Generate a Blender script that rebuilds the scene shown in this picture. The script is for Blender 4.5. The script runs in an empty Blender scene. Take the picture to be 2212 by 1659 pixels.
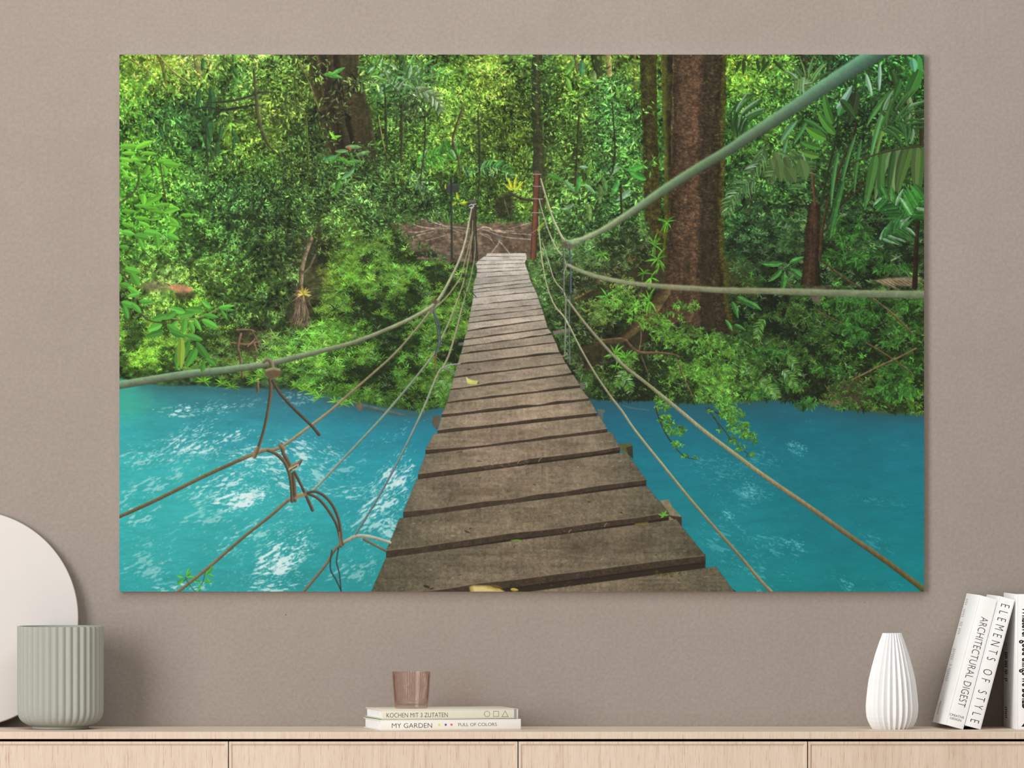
# ---------------------------------------------------------------- the printed jungle picture (computed, no image file)
import numpy as np, math
PX0, PY0, PW, PH = 258, 118, 1738, 1160
RNG = np.random.default_rng(7)
CV = np.zeros((PH, PW, 3), np.float32)
f32 = np.float32

def resize(a, h, w):
    ys = np.linspace(0, a.shape[0] - 1, h); xs = np.linspace(0, a.shape[1] - 1, w)
    y0 = np.clip(ys.astype(int), 0, a.shape[0] - 2); x0 = np.clip(xs.astype(int), 0, a.shape[1] - 2)
    fy = (ys - y0)[:, None]; fx = (xs - x0)[None, :]
    fy = fy * fy * (3 - 2 * fy); fx = fx * fx * (3 - 2 * fx)
    if a.ndim == 3: fy = fy[..., None]; fx = fx[..., None]
    t = a[y0][:, x0] * (1 - fx) + a[y0][:, x0 + 1] * fx
    b = a[y0 + 1][:, x0] * (1 - fx) + a[y0 + 1][:, x0 + 1] * fx
    return (t * (1 - fy) + b * fy).astype(f32)

def fbm(h, w, sx, sy, octv=3, gain=.5):
    out = np.zeros((h, w), f32); amp = 1; tot = 0
    for o in range(octv):
        gh = max(2, int(h / sy) + 2); gw = max(2, int(w / sx) + 2)
        out += amp * resize(RNG.random((gh, gw)).astype(f32), h, w)
        tot += amp; amp *= gain; sx = max(1, sx / 2); sy = max(1, sy / 2)
    return (out / tot - .5) * 2

def box(a, r, ax):
    n = 2 * r + 1
    pad = [(0, 0)] * a.ndim; pad[ax] = (r + 1, r)
    c = np.cumsum(np.pad(a, pad, mode='edge'), axis=ax, dtype=np.float64)
    m = a.shape[ax]
    hi = np.take(c, np.arange(n, n + m), axis=ax); lo = np.take(c, np.arange(0, m), axis=ax)
    return ((hi - lo) / n).astype(f32)

def blur(a, r):
    for _ in range(2): a = box(box(a, r, 0), r, 1)
    return a

def sharpless(a, k):
    b = np.pad(a, [(1, 1), (1, 1), (0, 0)], mode='edge')
    n = (b[:-2, 1:-1] + b[2:, 1:-1] + b[1:-1, :-2] + b[1:-1, 2:]) / 4
    return a * (1 - k) + n * k

def put(x0, y0, mask, col):
    s = CV[y0:y0 + mask.shape[0], x0:x0 + mask.shape[1]]
    s += mask[..., None] * (col - s)

def window(xa, ya, xb, yb):
    x0 = max(0, int(math.floor(xa - PX0))); x1 = min(PW, int(math.ceil(xb - PX0)) + 1)
    y0 = max(0, int(math.floor(ya - PY0))); y1 = min(PH, int(math.ceil(yb - PY0)) + 1)
    return x0, y0, x1, y1

def C(*c): return np.array(c, f32)

def leaf(x, y, L, Wd, a, col, k=.12, bend=0., soft=1.05, rib=0., al=1., p=.65, q=.85):
    ca, sa = math.cos(a), math.sin(a)
    tx, ty = x + L * ca - bend * L * sa, y + L * sa + bend * L * ca
    m = Wd + 1
    x0, y0, x1, y1 = window(min(x, tx) - m, min(y, ty) - m, max(x, tx) + m, max(y, ty) + m)
    if x1 <= x0 or y1 <= y0: return
    dx = np.arange(x0 + PX0 - x, x1 + PX0 - x, dtype=f32)[:x1 - x0][None, :]
    dy = np.arange(y0 + PY0 - y, y1 + PY0 - y, dtype=f32)[:y1 - y0][:, None]
    u = (dx * ca + dy * sa) / L
    v = dy * ca - dx * sa - bend * L * u * u
    uc = np.clip(u, 0, 1)
    hw = Wd * .5 * (uc ** p) * ((1 - uc) ** q) * 2.1
    mk = np.clip((hw - np.abs(v)) / soft + .5, 0, 1) * ((u > 0) & (u < 1)) * al
    sh = 1 + k * np.where(v < 0, 1., -1.) + .25 * k * (uc - .5)
    c = col * sh[..., None]
    if rib: c = c + (rib * np.clip(1 - np.abs(v) / max(.6, Wd * .05), 0, 1))[..., None] * C(70, 70, 45)
    put(x0, y0, mk, c)

def polymask(pts, x0, y0, x1, y1, ss=3):
    W_, H_ = x1 - x0, y1 - y0
    acc = np.zeros((H_, W_), f32)
    P = np.array(pts, np.float64)
    for sy in range(ss):
        yy = np.arange(y0, y1) + PY0 + (sy + .5) / ss - .5
        ev = [[] for _ in range(H_)]
        cov = np.zeros((H_, W_ + 1), f32)
        for i in range(len(P)):
            xa, ya = P[i]; xb, yb = P[(i + 1) % len(P)]
            if ya == yb: continue
            sg = 1 if ya < yb else -1
            lo, hi = min(ya, yb), max(ya, yb)
            r = np.nonzero((yy >= lo) & (yy < hi))[0]
            if not len(r): continue
            xx = xa + (yy[r] - ya) / (yb - ya) * (xb - xa) - PX0 - x0 + .5
            xx = np.clip(xx, 0, W_ - 1e-3)
            j = xx.astype(int); fr = (xx - j).astype(f32)
            np.add.at(cov, (r, j), sg * (1 - fr)); np.add.at(cov, (r, j + 1), sg * fr)
        acc += np.abs(np.cumsum(cov, axis=1)[:, :W_])
    return np.clip(acc / ss, 0, 1)

def poly(pts, col, tex=0., al=1., soft=0):
    xs = [p[0] for p in pts]; ys = [p[1] for p in pts]
    x0, y0, x1, y1 = window(min(xs) - 2 - soft * 2, min(ys) - 2 - soft * 2, max(xs) + 2 + soft * 2, max(ys) + 2 + soft * 2)
    if x1 <= x0 or y1 <= y0: return
    m = polymask(pts, x0, y0, x1, y1)
    if soft: m = blur(m, soft)
    c = np.broadcast_to(C(*col), m.shape + (3,)).copy() if not isinstance(col, np.ndarray) else col[y0:y1, x0:x1]
    if tex: c = c * (1 + tex * RNG.standard_normal(m.shape).astype(f32) * .6 + tex * fbm(*m.shape, 8, 8, 3))[..., None]
    put(x0, y0, m * al, c)

def spline(pts, step=4.):
    P = np.array(pts, np.float64); out = []
    for i in range(len(P) - 1):
        p0 = P[max(i - 1, 0)]; p1 = P[i]; p2 = P[i + 1]; p3 = P[min(i + 2, len(P) - 1)]
        n = max(1, int(np.hypot(*(p2 - p1)[:2]) / step))
        t = (np.arange(n) / n)[:, None]
        out.append(.5 * (2 * p1 + (p2 - p0) * t + (2 * p0 - 5 * p1 + 4 * p2 - p3) * t * t + (3 * p1 - p0 - 3 * p2 + p3) * t ** 3))
    out.append(P[-1:]); return np.vstack(out)

def tube(pts, col, soft=.9, twist=0., k=.28, lit=(0, 0, 0), al=1., tex=.06, raw=False):
    """pts: (x, y, width[, r, g, b]); a rope, stem or wire drawn as a shaded ribbon"""
    P = spline(pts) if not raw else np.array(pts, float)
    w = P[:, 2]; m = w.max() + soft + 2
    x0, y0, x1, y1 = window(P[:, 0].min() - m, P[:, 1].min() - m, P[:, 0].max() + m, P[:, 1].max() + m)
    if x1 <= x0 or y1 <= y0: return
    D = np.full((y1 - y0, x1 - x0), 1e9, f32); S = np.zeros_like(D); T = np.zeros_like(D); Wm = np.ones_like(D)
    has = P.shape[1] > 3
    if has: CC = np.zeros(D.shape + (3,), f32)
    s0 = 0.
    for i in range(len(P) - 1):
        ax, ay = P[i, :2]; bx, by = P[i + 1, :2]; ww = max(w[i], w[i + 1]) / 2 + soft + 2
        L2 = (bx - ax) ** 2 + (by - ay) ** 2
        if L2 < 1e-6: continue
        a0, b0, a1, b1 = window(min(ax, bx) - ww, min(ay, by) - ww, max(ax, bx) + ww, max(ay, by) + ww)
        a0 = max(a0, x0); b0 = max(b0, y0); a1 = min(a1, x1); b1 = min(b1, y1)
        if a1 <= a0 or b1 <= b0: s0 += math.sqrt(L2); continue
        X = (np.arange(a0, a1) + PX0 - ax)[None, :]; Y = (np.arange(b0, b1) + PY0 - ay)[:, None]
        t = np.clip((X * (bx - ax) + Y * (by - ay)) / L2, 0, 1)
        ex = X - t * (bx - ax); ey = Y - t * (by - ay)
        d = np.hypot(ex, ey)
        sl = (slice(b0 - y0, b1 - y0), slice(a0 - x0, a1 - x0))
        up = d < D[sl]
        L = math.sqrt(L2)
        side = ((by - ay) * X - (bx - ax) * Y) / L          # >0 on the upper side of a left-to-right run
        wl = w[i] + (w[i + 1] - w[i]) * t
        D[sl] = np.where(up, d, D[sl]); S[sl] = np.where(up, side / (wl / 2), S[sl])
        T[sl] = np.where(up, s0 + t * L, T[sl]); Wm[sl] = np.where(up, wl, Wm[sl])
        if has:
            cc = P[i, 3:6] + (P[i + 1, 3:6] - P[i, 3:6]) * t[..., None]
            CC[sl] = np.where(up[..., None], cc, CC[sl])
        s0 += L
    mk = np.clip((Wm / 2 - D) / soft + .5, 0, 1) * np.minimum(1, Wm) * al
    s = np.clip(S, -1, 1)
    sh = 1 + k * (s - .1) - .15 * k * s * s
    if twist: sh = sh + twist * np.sin(T * 2 * np.pi / np.maximum(3, Wm * .9) + s * 2.2)
    sh = sh * (1 + tex * .45 * RNG.standard_normal(D.shape) + tex * fbm(*D.shape, 5, 4, 2) + tex * fbm(*D.shape, 14, 12, 2))
    base = CC if has else C(*col)
    c = base * sh[..., None] + C(*lit) * np.clip(s, 0, 1)[..., None]
    put(x0, y0, mk.astype(f32), c.astype(f32))

def field(pts, d=8, pw=3.2):
    gy, gx = np.mgrid[0:PH + d:d, 0:PW + d:d].astype(f32)
    num = 0; den = 0
    for p in pts:
        w = 1 / (((gx + PX0 - p[0]) ** 2 + (1.3 * (gy + PY0 - p[1])) ** 2) ** (pw / 2) + 2e4)
        num = num + w[..., None] * np.array(p[2:], f32); den = den + w
    return resize(num / den[..., None], PH, PW)

def rows(txt):
    out = []
    for ln in txt.strip().splitlines():
        y, rest = ln.split(':')
        for it in rest.split():
            x, r, g, b = it.split(',')
            out.append((float(x), float(y), float(r), float(g), float(b)))
    return out

FOREST = rows('''
130:290,128,172,52 350,150,178,60 420,150,180,80 500,96,144,56 600,88,128,52 660,70,86,40 740,62,66,40 820,96,146,52 900,96,148,56 970,92,142,42 1060,116,156,50 1130,78,112,40 1160,56,92,48 1240,98,142,46 1320,100,140,48 1370,104,140,52 1600,112,166,38 1680,78,124,40 1760,52,96,48 1860,46,100,62 1930,44,100,44 1985,46,112,50
180:290,100,160,46 360,110,158,50 430,96,142,50 500,70,116,48 600,92,134,46 660,72,92,40 740,54,56,36 820,88,140,60 880,104,144,100 970,88,138,44 1060,120,158,50 1130,80,110,38 1160,52,84,42 1240,88,134,42 1320,66,118,52 1600,92,150,40 1680,66,112,42 1760,50,92,46 1860,42,92,46 1930,42,92,40 1985,38,96,36
240:290,84,146,46 360,58,112,52 430,46,88,46 500,80,118,46 580,88,112,40 650,66,84,38 740,50,50,34 830,76,124,48 880,84,118,66 970,84,128,42 1060,100,138,44 1130,82,106,34 1165,46,70,34 1240,78,120,42 1320,58,112,52 1600,56,104,40 1680,62,116,42 1760,46,88,40 1860,38,78,38 1930,44,84,40 1985,42,84,36
300:290,92,170,48 360,62,112,44 430,48,90,42 500,92,134,38 580,86,118,36 650,54,80,36 740,62,82,46 830,78,126,46 900,82,128,44 980,80,118,38 1060,72,98,34 1130,82,108,36 1165,46,62,32 1240,76,112,42 1320,56,104,46 1600,46,88,38 1680,58,100,38 1760,46,84,38 1860,38,72,36 1930,42,78,34 1985,40,76,32
360:290,88,168,46 360,78,144,42 430,60,102,44 500,70,112,40 580,60,96,36 650,56,80,36 740,68,110,54 830,62,92,44 900,84,132,46 980,78,122,40 1060,74,106,36 1130,84,122,40 1165,48,62,34 1240,74,108,42 1320,54,102,44 1600,44,80,36 1680,58,84,40 1760,40,70,34 1860,40,74,34 1930,48,80,34 1985,44,78,30
420:290,78,156,44 360,80,152,44 430,56,98,42 500,50,88,44 580,42,70,36 650,52,80,36 740,62,94,46 830,54,84,42 900,50,80,38 980,52,88,38 1060,62,94,36 1130,78,112,38 1240,62,98,44 1320,56,100,46 1600,40,74,36 1680,44,80,36 1760,38,64,32 1860,36,64,30 1930,42,76,34 1985,46,88,40
480:290,76,148,42 360,70,140,42 430,56,98,38 500,46,80,40 580,40,62,34 650,52,80,36 740,56,84,38 830,58,92,44 900,60,84,48 1230,62,100,48 1320,52,92,44 1600,38,72,36 1680,38,68,36 1760,36,58,30 1860,34,60,30 1930,36,66,34 1985,38,74,36
540:290,74,134,44 360,66,110,42 430,52,90,38 500,50,84,38 580,54,84,38 650,46,62,34 690,62,72,40 740,62,98,38 830,68,108,46 900,70,104,48 1190,70,98,56 1260,64,94,50 1340,54,74,40 1600,42,74,42 1680,42,72,40 1760,34,50,28 1860,40,72,34 1930,38,68,36 1985,38,62,32
600:290,92,140,54 360,98,134,62 430,94,136,52 500,78,118,46 580,70,108,44 640,56,76,42 690,76,84,46 740,80,138,42 830,70,116,44 900,72,122,46 970,70,108,44 1190,62,88,46 1260,52,64,36 1340,52,60,32 1430,52,54,28 1600,48,66,36 1680,46,78,40 1760,40,66,34 1860,44,80,38 1930,62,78,48 1985,52,84,40
660:290,88,134,50 360,92,144,48 430,92,146,46 500,72,112,46 580,56,86,40 640,58,78,42 690,70,104,44 740,58,98,40 830,52,84,36 900,58,98,38 970,70,112,42 1190,48,76,36 1260,46,58,30 1340,52,78,34 1430,48,54,26 1600,36,62,32 1680,38,58,30 1760,46,78,36 1850,54,102,40 1930,44,76,34 1985,44,82,36
720:290,82,134,46 360,76,122,44 430,70,112,42 500,58,88,40 580,60,82,44 640,66,106,40 690,68,120,40 740,58,104,38 830,60,104,40 900,60,106,40 970,62,104,40 1210,48,70,36 1290,40,50,28 1370,44,54,28 1450,48,72,32 1530,46,76,34 1600,36,64,32 1680,34,54,28 1760,36,62,30 1850,50,94,38 1930,42,74,32 1985,46,82,34
780:290,88,146,44 360,80,136,42 430,56,94,40 500,48,76,38 580,58,96,38 640,70,122,40 690,64,114,38 740,58,108,38 830,56,102,38 900,58,106,38 960,62,104,40 1240,42,56,30 1300,40,52,28 1370,46,64,30 1450,52,86,34 1530,58,100,38 1600,44,78,32 1680,40,68,30 1760,42,72,30 1850,42,76,30 1930,44,80,30 1985,52,98,32
840:290,66,112,42 400,50,84,40 560,46,72,38 640,50,84,36 690,58,104,36 740,56,100,36 830,50,90,36 900,54,94,36 960,58,96,40 1290,42,66,30 1370,38,56,28 1450,52,86,36 1530,66,112,42 1600,56,94,38 1680,46,78,34 1760,44,64,32 1850,56,66,40 1930,50,88,32 1985,60,108,34
900:700,46,80,34 900,44,72,36 1300,36,50,28 1450,46,76,34 1530,64,110,40 1700,48,72,34 1860,56,64,40 1960,64,104,40
''')
M = field(FOREST)
M = M * .93 * C(1.02, 1.03, .96) + M.mean(-1, keepdims=True) * .07 + C(4, 4, 3)
M *= .98 + .14 * field([(300, 150, 1), (500, 150, 1), (400, 350, .8), (560, 350, .7), (300, 450, .6), (450, 620, .9), (350, 560, .6), (330, 700, .6), (470, 430, 1.1), (560, 480, .9), (630, 460, .8), (330, 560, 1.1), (760, 420, .7), (420, 520, .9), (700, 250, 0), (900, 250, 1), (1060, 200, 1), (1100, 350, .8), (980, 400, .3), (1250, 200, .9), (1300, 350, .6), (1630, 180, 1), (1700, 300, .3), (1850, 250, .1), (1900, 500, .1), (1650, 550, .1), (1600, 700, .1), (1800, 750, .1), (1300, 700, .2), (1480, 840, .5), (800, 700, .4), (900, 600, .6), (760, 560, .8)], pw=3.4)
TH = None
WATER = rows('''
830:260,62,150,138 320,58,138,138 400,62,124,132 560,62,112,124 640,56,104,116 800,52,98,112 940,52,100,118 1300,40,84,104 1420,38,82,98 1600,36,80,92 1760,36,84,94 1990,38,92,104
880:270,66,164,148 330,60,146,146 420,56,132,142 560,58,124,138 660,54,118,136 780,48,112,130 920,46,112,132 1320,38,92,116 1420,36,92,112 1560,36,94,110 1700,34,96,112 1850,34,98,114 1990,36,104,122
940:270,62,162,166 400,58,150,158 540,56,144,156 660,56,142,156 780,48,134,150 900,44,126,146 1340,36,104,124 1440,36,106,124 1600,34,106,122 1760,32,106,122 1990,34,112,128
1010:270,66,170,170 400,66,172,172 540,64,168,172 660,62,162,168 780,50,146,158 880,46,142,156 1400,36,116,132 1500,36,120,134 1600,34,118,130 1760,32,112,126 1990,32,116,130
1090:270,64,170,168 400,66,172,170 540,66,172,172 660,62,164,166 780,52,152,160 850,50,148,156 1480,36,124,134 1600,34,126,136 1760,30,116,126 1990,30,120,130
1170:270,62,168,166 400,62,164,164 540,60,162,162 660,54,154,156 780,52,152,154 1520,36,130,136 1640,34,126,134 1760,30,120,128 1990,28,122,130
1260:270,58,160,160 400,58,156,156 540,54,150,152 660,50,144,146 780,50,142,144 1600,38,134,138 1700,32,126,130 1840,28,122,126 1990,28,126,130
''')
WM = field(WATER, pw=3.0) * C(.90, 1.01, 1.02) - C(4, 0, 0)

def at(A, x, y):
    return A[min(PH - 1, max(0, int(y - PY0))), min(PW - 1, max(0, int(x - PX0)))]

NZ1 = fbm(PH, PW, 120, 90, 3); NZ2 = fbm(PH, PW, 34, 30, 3); NZ3 = fbm(PH, PW, 10, 9, 2)

NZ4 = fbm(PH, PW, 5, 4, 2); NZ5 = fbm(PH, PW, 22, 26, 3); TH = fbm(PH, PW, 46, 40, 2) * 5.
def dapple(k, y0=0, y1=PH):
    h = y1 - y0
    e = .9 * fbm(h, PW, 6, 5, 2) + .7 * fbm(h, PW, 14, 12, 2) + .25 * RNG.standard_normal((h, PW)).astype(f32)
    CV[y0:y1] *= np.exp(k * e)[..., None]
# ---- ground coat
CV[:] = M * np.clip(.66 + .30 * NZ1 + .42 * NZ2 + .35 * NZ3 + .35 * NZ4, .2, 2.0)[..., None]
# bright gaps of sky-lit leaves high up
glow = field([(330, 140, 1), (440, 150, 1.0), (560, 180, .4), (500, 330, .7), (1060, 150, .9), (1100, 210, .55), (900, 330, .5), (960, 130, .5), (1240, 150, .6), (1330, 130, .9), (1610, 150, .9), (1670, 250, .5), (1130, 330, .5),
              (560, 270, .8), (520, 320, .7), (830, 240, .4), (1130, 420, .3), (1920, 300, .45), (1960, 150, .25), (1750, 140, .2), (700, 200, 0), (400, 270, .1), (420, 210, .15), (300, 250, .35), (420, 420, 0), (600, 450, 0), (800, 430, 0), (1000, 420, .1), (1400, 300, 0), (1500, 300, 0),
              (1800, 450, 0), (1650, 420, .05), (1850, 350, .1), (300, 600, 0), (700, 600, 0), (1200, 560, 0), (1700, 600, 0), (1950, 500, 0), (500, 800, 0), (1000, 800, 0), (1500, 800, 0), (1230, 330, .25), (1330, 260, .1)], pw=3.4)[..., 0]

def rnd(a, b): return a + (b - a) * RNG.random()

def tone(x, y, spread=.5):
    n = at(NZ2, x, y) * .5 + at(NZ1, x, y) * .4 + at(NZ5, x, y) * .75
    return float(np.clip(math.exp(spread * (RNG.standard_normal() * .75 + n * 1.3)), .25, 2.3))

def leafcol(x, y, t):
    c = at(M, x, y) * t
    if t > 1.05:
        e = min(1., (t - 1.05))
        c = c + C(6, 14, 0) * e
    j = RNG.standard_normal() * .05
    return np.clip(c * C(1 + j, 1, 1 - j), 8, 250)

def scatter(n, xa, xb, ya, yb, l0, l1, asp=(.28, .5), ang=None, spread=.55, ok=None, k=.12, bright=0., rib=0., gain=1., al=1.):
    xs = RNG.uniform(xa, xb, n); ys = np.sort(RNG.uniform(ya, yb, n)) if ang is not None else RNG.uniform(ya, yb, n)
    for x, y in zip(xs, ys):
        if ok is not None and not ok(x, y): continue
        t = tone(x, y, spread) * gain
        g = at(glow, x, y)
        c = leafcol(x, y, t)
        r = RNG.random()
        L = rnd(l0, l1) * (1 if RNG.random() < .85 else 1.6)
        if r < g * .30 + bright:
            c = c * .4 + C(148, 206, 76) * .6 * rnd(.7, 1.15)
        elif r < g * .40 + bright * 1.5 + .02:
            c = c * .4 + C(196, 226, 170) * .6 * rnd(.8, 1.15); L = rnd(2.2, 4.5)
        elif r > .9:
            c = c * .55
        a = at(TH, x, y) + RNG.standard_normal() * .7 if ang is None else ang + RNG.standard_normal() * .8
        leaf(x, y, L, L * rnd(*asp) + .8, a, c, k=k, bend=rnd(-.15, .15), rib=rib, al=al)

# ---- far wall of leaves
scatter(30000, 258, 1996, 118, 520, 2.6, 7, spread=.6, al=.9)
dapple(.24, 0, 420)

def trunk(edge, stops, tex=.16, speck=.0, speckc=(190, 160, 120), moss=0., wob=1.2, soft=1.2, al=1., fy=60, fx=5, dark=1.):
    """edge: (y, xl, xr) rows; stops: (u, r, g, b) across the trunk"""
    E = np.array(edge, float); st = np.array(stops, float)
    x0, y0, x1, y1 = window(E[:, 1].min() - 4, E[:, 0].min(), E[:, 2].max() + 4, E[:, 0].max())
    if x1 <= x0 or y1 <= y0: return
    yy = np.arange(y0, y1) + PY0
    xl = np.interp(yy, E[:, 0], E[:, 1]) + wob * fbm(len(yy), 2, 2, 14, 3)[:, 0] * 2
    xr = np.interp(yy, E[:, 0], E[:, 2]) + wob * fbm(len(yy), 2, 2, 14, 3)[:, 0] * 2
    X = (np.arange(x0, x1) + PX0)[None, :].astype(f32)
    wd = np.maximum(1, xr - xl)[:, None]
    u = (X - xl[:, None]) / wd
    h, w = u.shape
    uw = u + .05 * fbm(h, w, 14, 70, 3)
    c = np.stack([np.interp(uw, st[:, 0], st[:, i]) for i in (1, 2, 3)], -1).astype(f32)
    t = 1 + tex * (fbm(h, w, fx, fy, 3) * 1.1 + fbm(h, w, 5, 4, 2) * .8 + RNG.standard_normal((h, w)) * .45)
    c = c * (t * dark)[..., None]
    if speck:
        n = fbm(h, w, 4.2, 2.6, 2) + .35 * fbm(h, w, 26, 60, 2)
        c = c * (1 + 2.4 * speck * np.clip(n * 2, -1, 1))[..., None]
        n = np.clip((n - .42) * 4, 0, 1) * np.clip(.5 + .5 * RNG.standard_normal((h, w)), 0, 1)
        c += (n * speck * 4.5)[..., None] * (C(*speckc) - c)
    if moss:
        n = np.clip(fbm(h, w, 12, 16, 3) * 1.6 + .1, 0, 1) * moss
        c += n[..., None] * (C(92, 98, 30) * np.clip(.8 + .5 * RNG.standard_normal((h, w)), .3, 1.8)[..., None].astype(f32) - c)
    m = np.clip(np.minimum(X - xl[:, None], xr[:, None] - X) / soft + .5, 0, 1) * al
    put(x0, y0, m.astype(f32), c.astype(f32))

for x, y, rx, ry, a in [(530, 485, 50, 26, .6), (600, 240, 22, 26, .6), (650, 345, 20, 20, .5), (775, 460, 26, 34, .55), (858, 395, 14, 34, .6), (630, 530, 50, 40, .6), (1275, 470, 20, 30, .5), (1300, 330, 16, 40, .5), (1244, 380, 14, 40, .5), (1680, 450, 90, 26, .6), (1790, 430, 40, 60, .45), (1960, 540, 40, 60, .55), (450, 270, 40, 40, .4), (420, 215, 60, 26, .45), (1905, 160, 40, 50, .4), (1840, 230, 30, 50, .4), (700, 430, 24, 40, .4), (480, 520, 60, 20, .4), (1080, 380, 40, 30, .3), (950, 400, 50, 24, .35), (1030, 300, 40, 60, .25), (880, 240, 26, 60, .35), (1165, 250, 12, 90, .3)]:
    poly([(x + rx * math.cos(t * .52) * (1 + .25 * math.sin(t * 2.3)), y + ry * math.sin(t * .52)) for t in range(12)], (30, 40, 24), al=a, soft=9)
# ---- distant stems and small trunks
for p, c in [([(424, 118, 15), (428, 150, 14), (434, 170, 12)], (118, 124, 66)), ([(350, 118, 7), (353, 150, 6), (357, 178, 5)], (96, 112, 40)),
             ([(540, 118, 4), (534, 160, 4), (541, 200, 5)], (72, 92, 50)), ([(1737, 118, 15), (1739, 165, 13)], (52, 46, 28)), ([(1757, 118, 9), (1762, 160, 8)], (54, 60, 30)), ([(1792, 118, 11), (1787, 165, 10)], (38, 58, 36)),
             ([(1287, 118, 22), (1290, 150, 21), (1292, 185, 19)], (48, 58, 32)), ([(1243, 118, 8), (1246, 168, 7)], (96, 92, 58)), ([(1313, 118, 14), (1316, 160, 12)], (150, 140, 84)), ([(1370, 118, 6), (1372, 210, 6)], (92, 104, 40)),
             ([(832, 205, 5), (834, 250, 6), (832, 300, 6), (836, 335, 5)], (52, 66, 34)), ([(858, 250, 4), (852, 300, 4), (846, 345, 4)], (50, 66, 34)), ([(866, 240, 7), (866, 300, 8), (867, 350, 7)], (56, 62, 38)),
             ([(797, 230, 3), (812, 270, 3), (835, 335, 3)], (58, 70, 38)), ([(818, 255, 2), (828, 310, 2), (838, 340, 2)], (176, 170, 110)), ([(919, 238, 4), (917, 280, 4), (918, 320, 4), (912, 360, 4), (906, 390, 4)], (54, 66, 40)),
             ([(935, 300, 3), (925, 322, 3), (916, 350, 3)], (58, 66, 40)), ([(998, 240, 6), (985, 275, 7), (976, 300, 7), (986, 322, 6), (988, 350, 5), (992, 380, 4)], (86, 84, 50)), ([(995, 170, 4), (996, 205, 4), (998, 240, 5)], (92, 90, 56)),
             ([(1030, 240, 4), (1033, 300, 4), (1036, 360, 4), (1033, 420, 4)], (58, 66, 40)), ([(1250, 235, 3), (1256, 290, 3), (1258, 380, 3)], (54, 54, 34)), ([(1243, 330, 12), (1242, 380, 11), (1240, 400, 9)], (58, 66, 38)), ([(1290, 270, 10), (1283, 310, 9)], (46, 56, 32)),
             ([(1322, 210, 3), (1325, 260, 3), (1328, 330, 3), (1322, 370, 5), (1310, 350, 3), (1300, 310, 2)], (52, 56, 34)), ([(1320, 300, 4), (1325, 360, 4)], (48, 56, 32)), ([(1338, 400, 5), (1340, 440, 5), (1344, 480, 5)], (48, 50, 30)),
             ([(548, 118, 8), (552, 165, 8), (554, 210, 9), (556, 240, 9), (562, 265, 9), (570, 290, 8), (584, 320, 7), (597, 333, 5)], (88, 92, 60)), ([(562, 270, 6), (572, 310, 6), (590, 330, 4)], (60, 64, 40)),
             ([(554, 205, 8), (520, 214, 7), (486, 221, 6), (440, 222, 4)], (86, 96, 66)), ([(554, 225, 5), (520, 232, 5), (480, 237, 5), (440, 233, 4), (430, 240, 4)], (50, 60, 38)), ([(480, 237, 4), (465, 252, 4), (450, 268, 3)], (50, 60, 36)), ([(430, 240, 3), (420, 258, 3), (412, 268, 2)], (52, 64, 36)),
             ([(560, 205, 5), (577, 200, 5), (590, 201, 4)], (60, 70, 44)), ([(556, 228, 5), (570, 226, 4), (576, 210, 4), (582, 204, 3)], (70, 78, 50)), ([(560, 242, 3), (580, 254, 2), (600, 259, 2)], (60, 62, 40)),
             ([(475, 120, 2), (500, 138, 2), (525, 152, 2)], (60, 72, 40)), ([(451, 262, 4), (449, 300, 4), (446, 345, 4), (450, 375, 3)], (46, 58, 32)), ([(330, 276, 2), (370, 274, 2), (410, 268, 2)], (54, 76, 36)),
             ([(655, 240, 3), (660, 280, 4), (664, 330, 5), (667, 370, 4)], (88, 108, 44)), ([(640, 215, 2), (655, 240, 2)], (80, 96, 40)), ([(1140, 210, 3), (1180, 260, 2)], (60, 80, 34)),
             ([(1250, 240, 2), (1296, 250, 2), (1310, 290, 2), (1340, 330, 2)], (46, 56, 30)), ([(1352, 230, 2), (1372, 290, 2), (1386, 320, 2)], (46, 56, 30))]:
    q = [(x, y, w) for x, y, w in p]
    tube(q, c, soft=1.3, tex=.14, k=.3)
scatter(9000, 258, 1996, 118, 470, 4, 10, spread=.6, al=.9)

# tree behind the right post, mossy trunk and the two giants
trunk([(118, 1150, 1170), (180, 1148, 1168), (250, 1149, 1170), (320, 1150, 1176), (400, 1151, 1179), (450, 1152, 1178)], [(0, 34, 42, 26), (.25, 52, 54, 34), (.6, 58, 60, 38), (.85, 52, 54, 32), (1, 66, 90, 30)], tex=.22)
trunk([(118, 664, 774), (165, 668, 779), (205, 676, 790), (260, 690, 802), (320, 704, 815), (345, 708, 818)],
      [(0, 96, 92, 50), (.06, 80, 74, 46), (.17, 62, 54, 40), (.2, 104, 92, 54), (.23, 60, 50, 38), (.33, 52, 42, 34), (.42, 66, 60, 42), (.46, 92, 80, 56), (.5, 42, 34, 28), (.56, 46, 38, 30), (.62, 78, 68, 46), (.8, 82, 74, 48), (.94, 70, 66, 44), (1, 96, 96, 54)], tex=.2, speck=.03, speckc=(120, 112, 70), dark=.72)
trunk([(118, 1380, 1418), (200, 1383, 1418), (300, 1387, 1420), (380, 1390, 1424), (450, 1392, 1428), (520, 1394, 1432), (600, 1398, 1440)],
      [(0, 66, 64, 22), (.12, 50, 48, 26), (.4, 70, 64, 34), (.7, 66, 58, 30), (1, 60, 62, 24)], tex=.26, speck=.07, speckc=(120, 112, 50), moss=.45, fy=10, dark=.84)
trunk([(118, 1426, 1462), (250, 1431, 1456), (330, 1434, 1458), (450, 1434, 1460), (560, 1432, 1462), (640, 1426, 1464)], [(0, 98, 104, 40), (.25, 80, 82, 34), (.5, 44, 38, 24), (.8, 42, 34, 24), (1, 64, 48, 34)], tex=.22, moss=.45, dark=.85)
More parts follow.
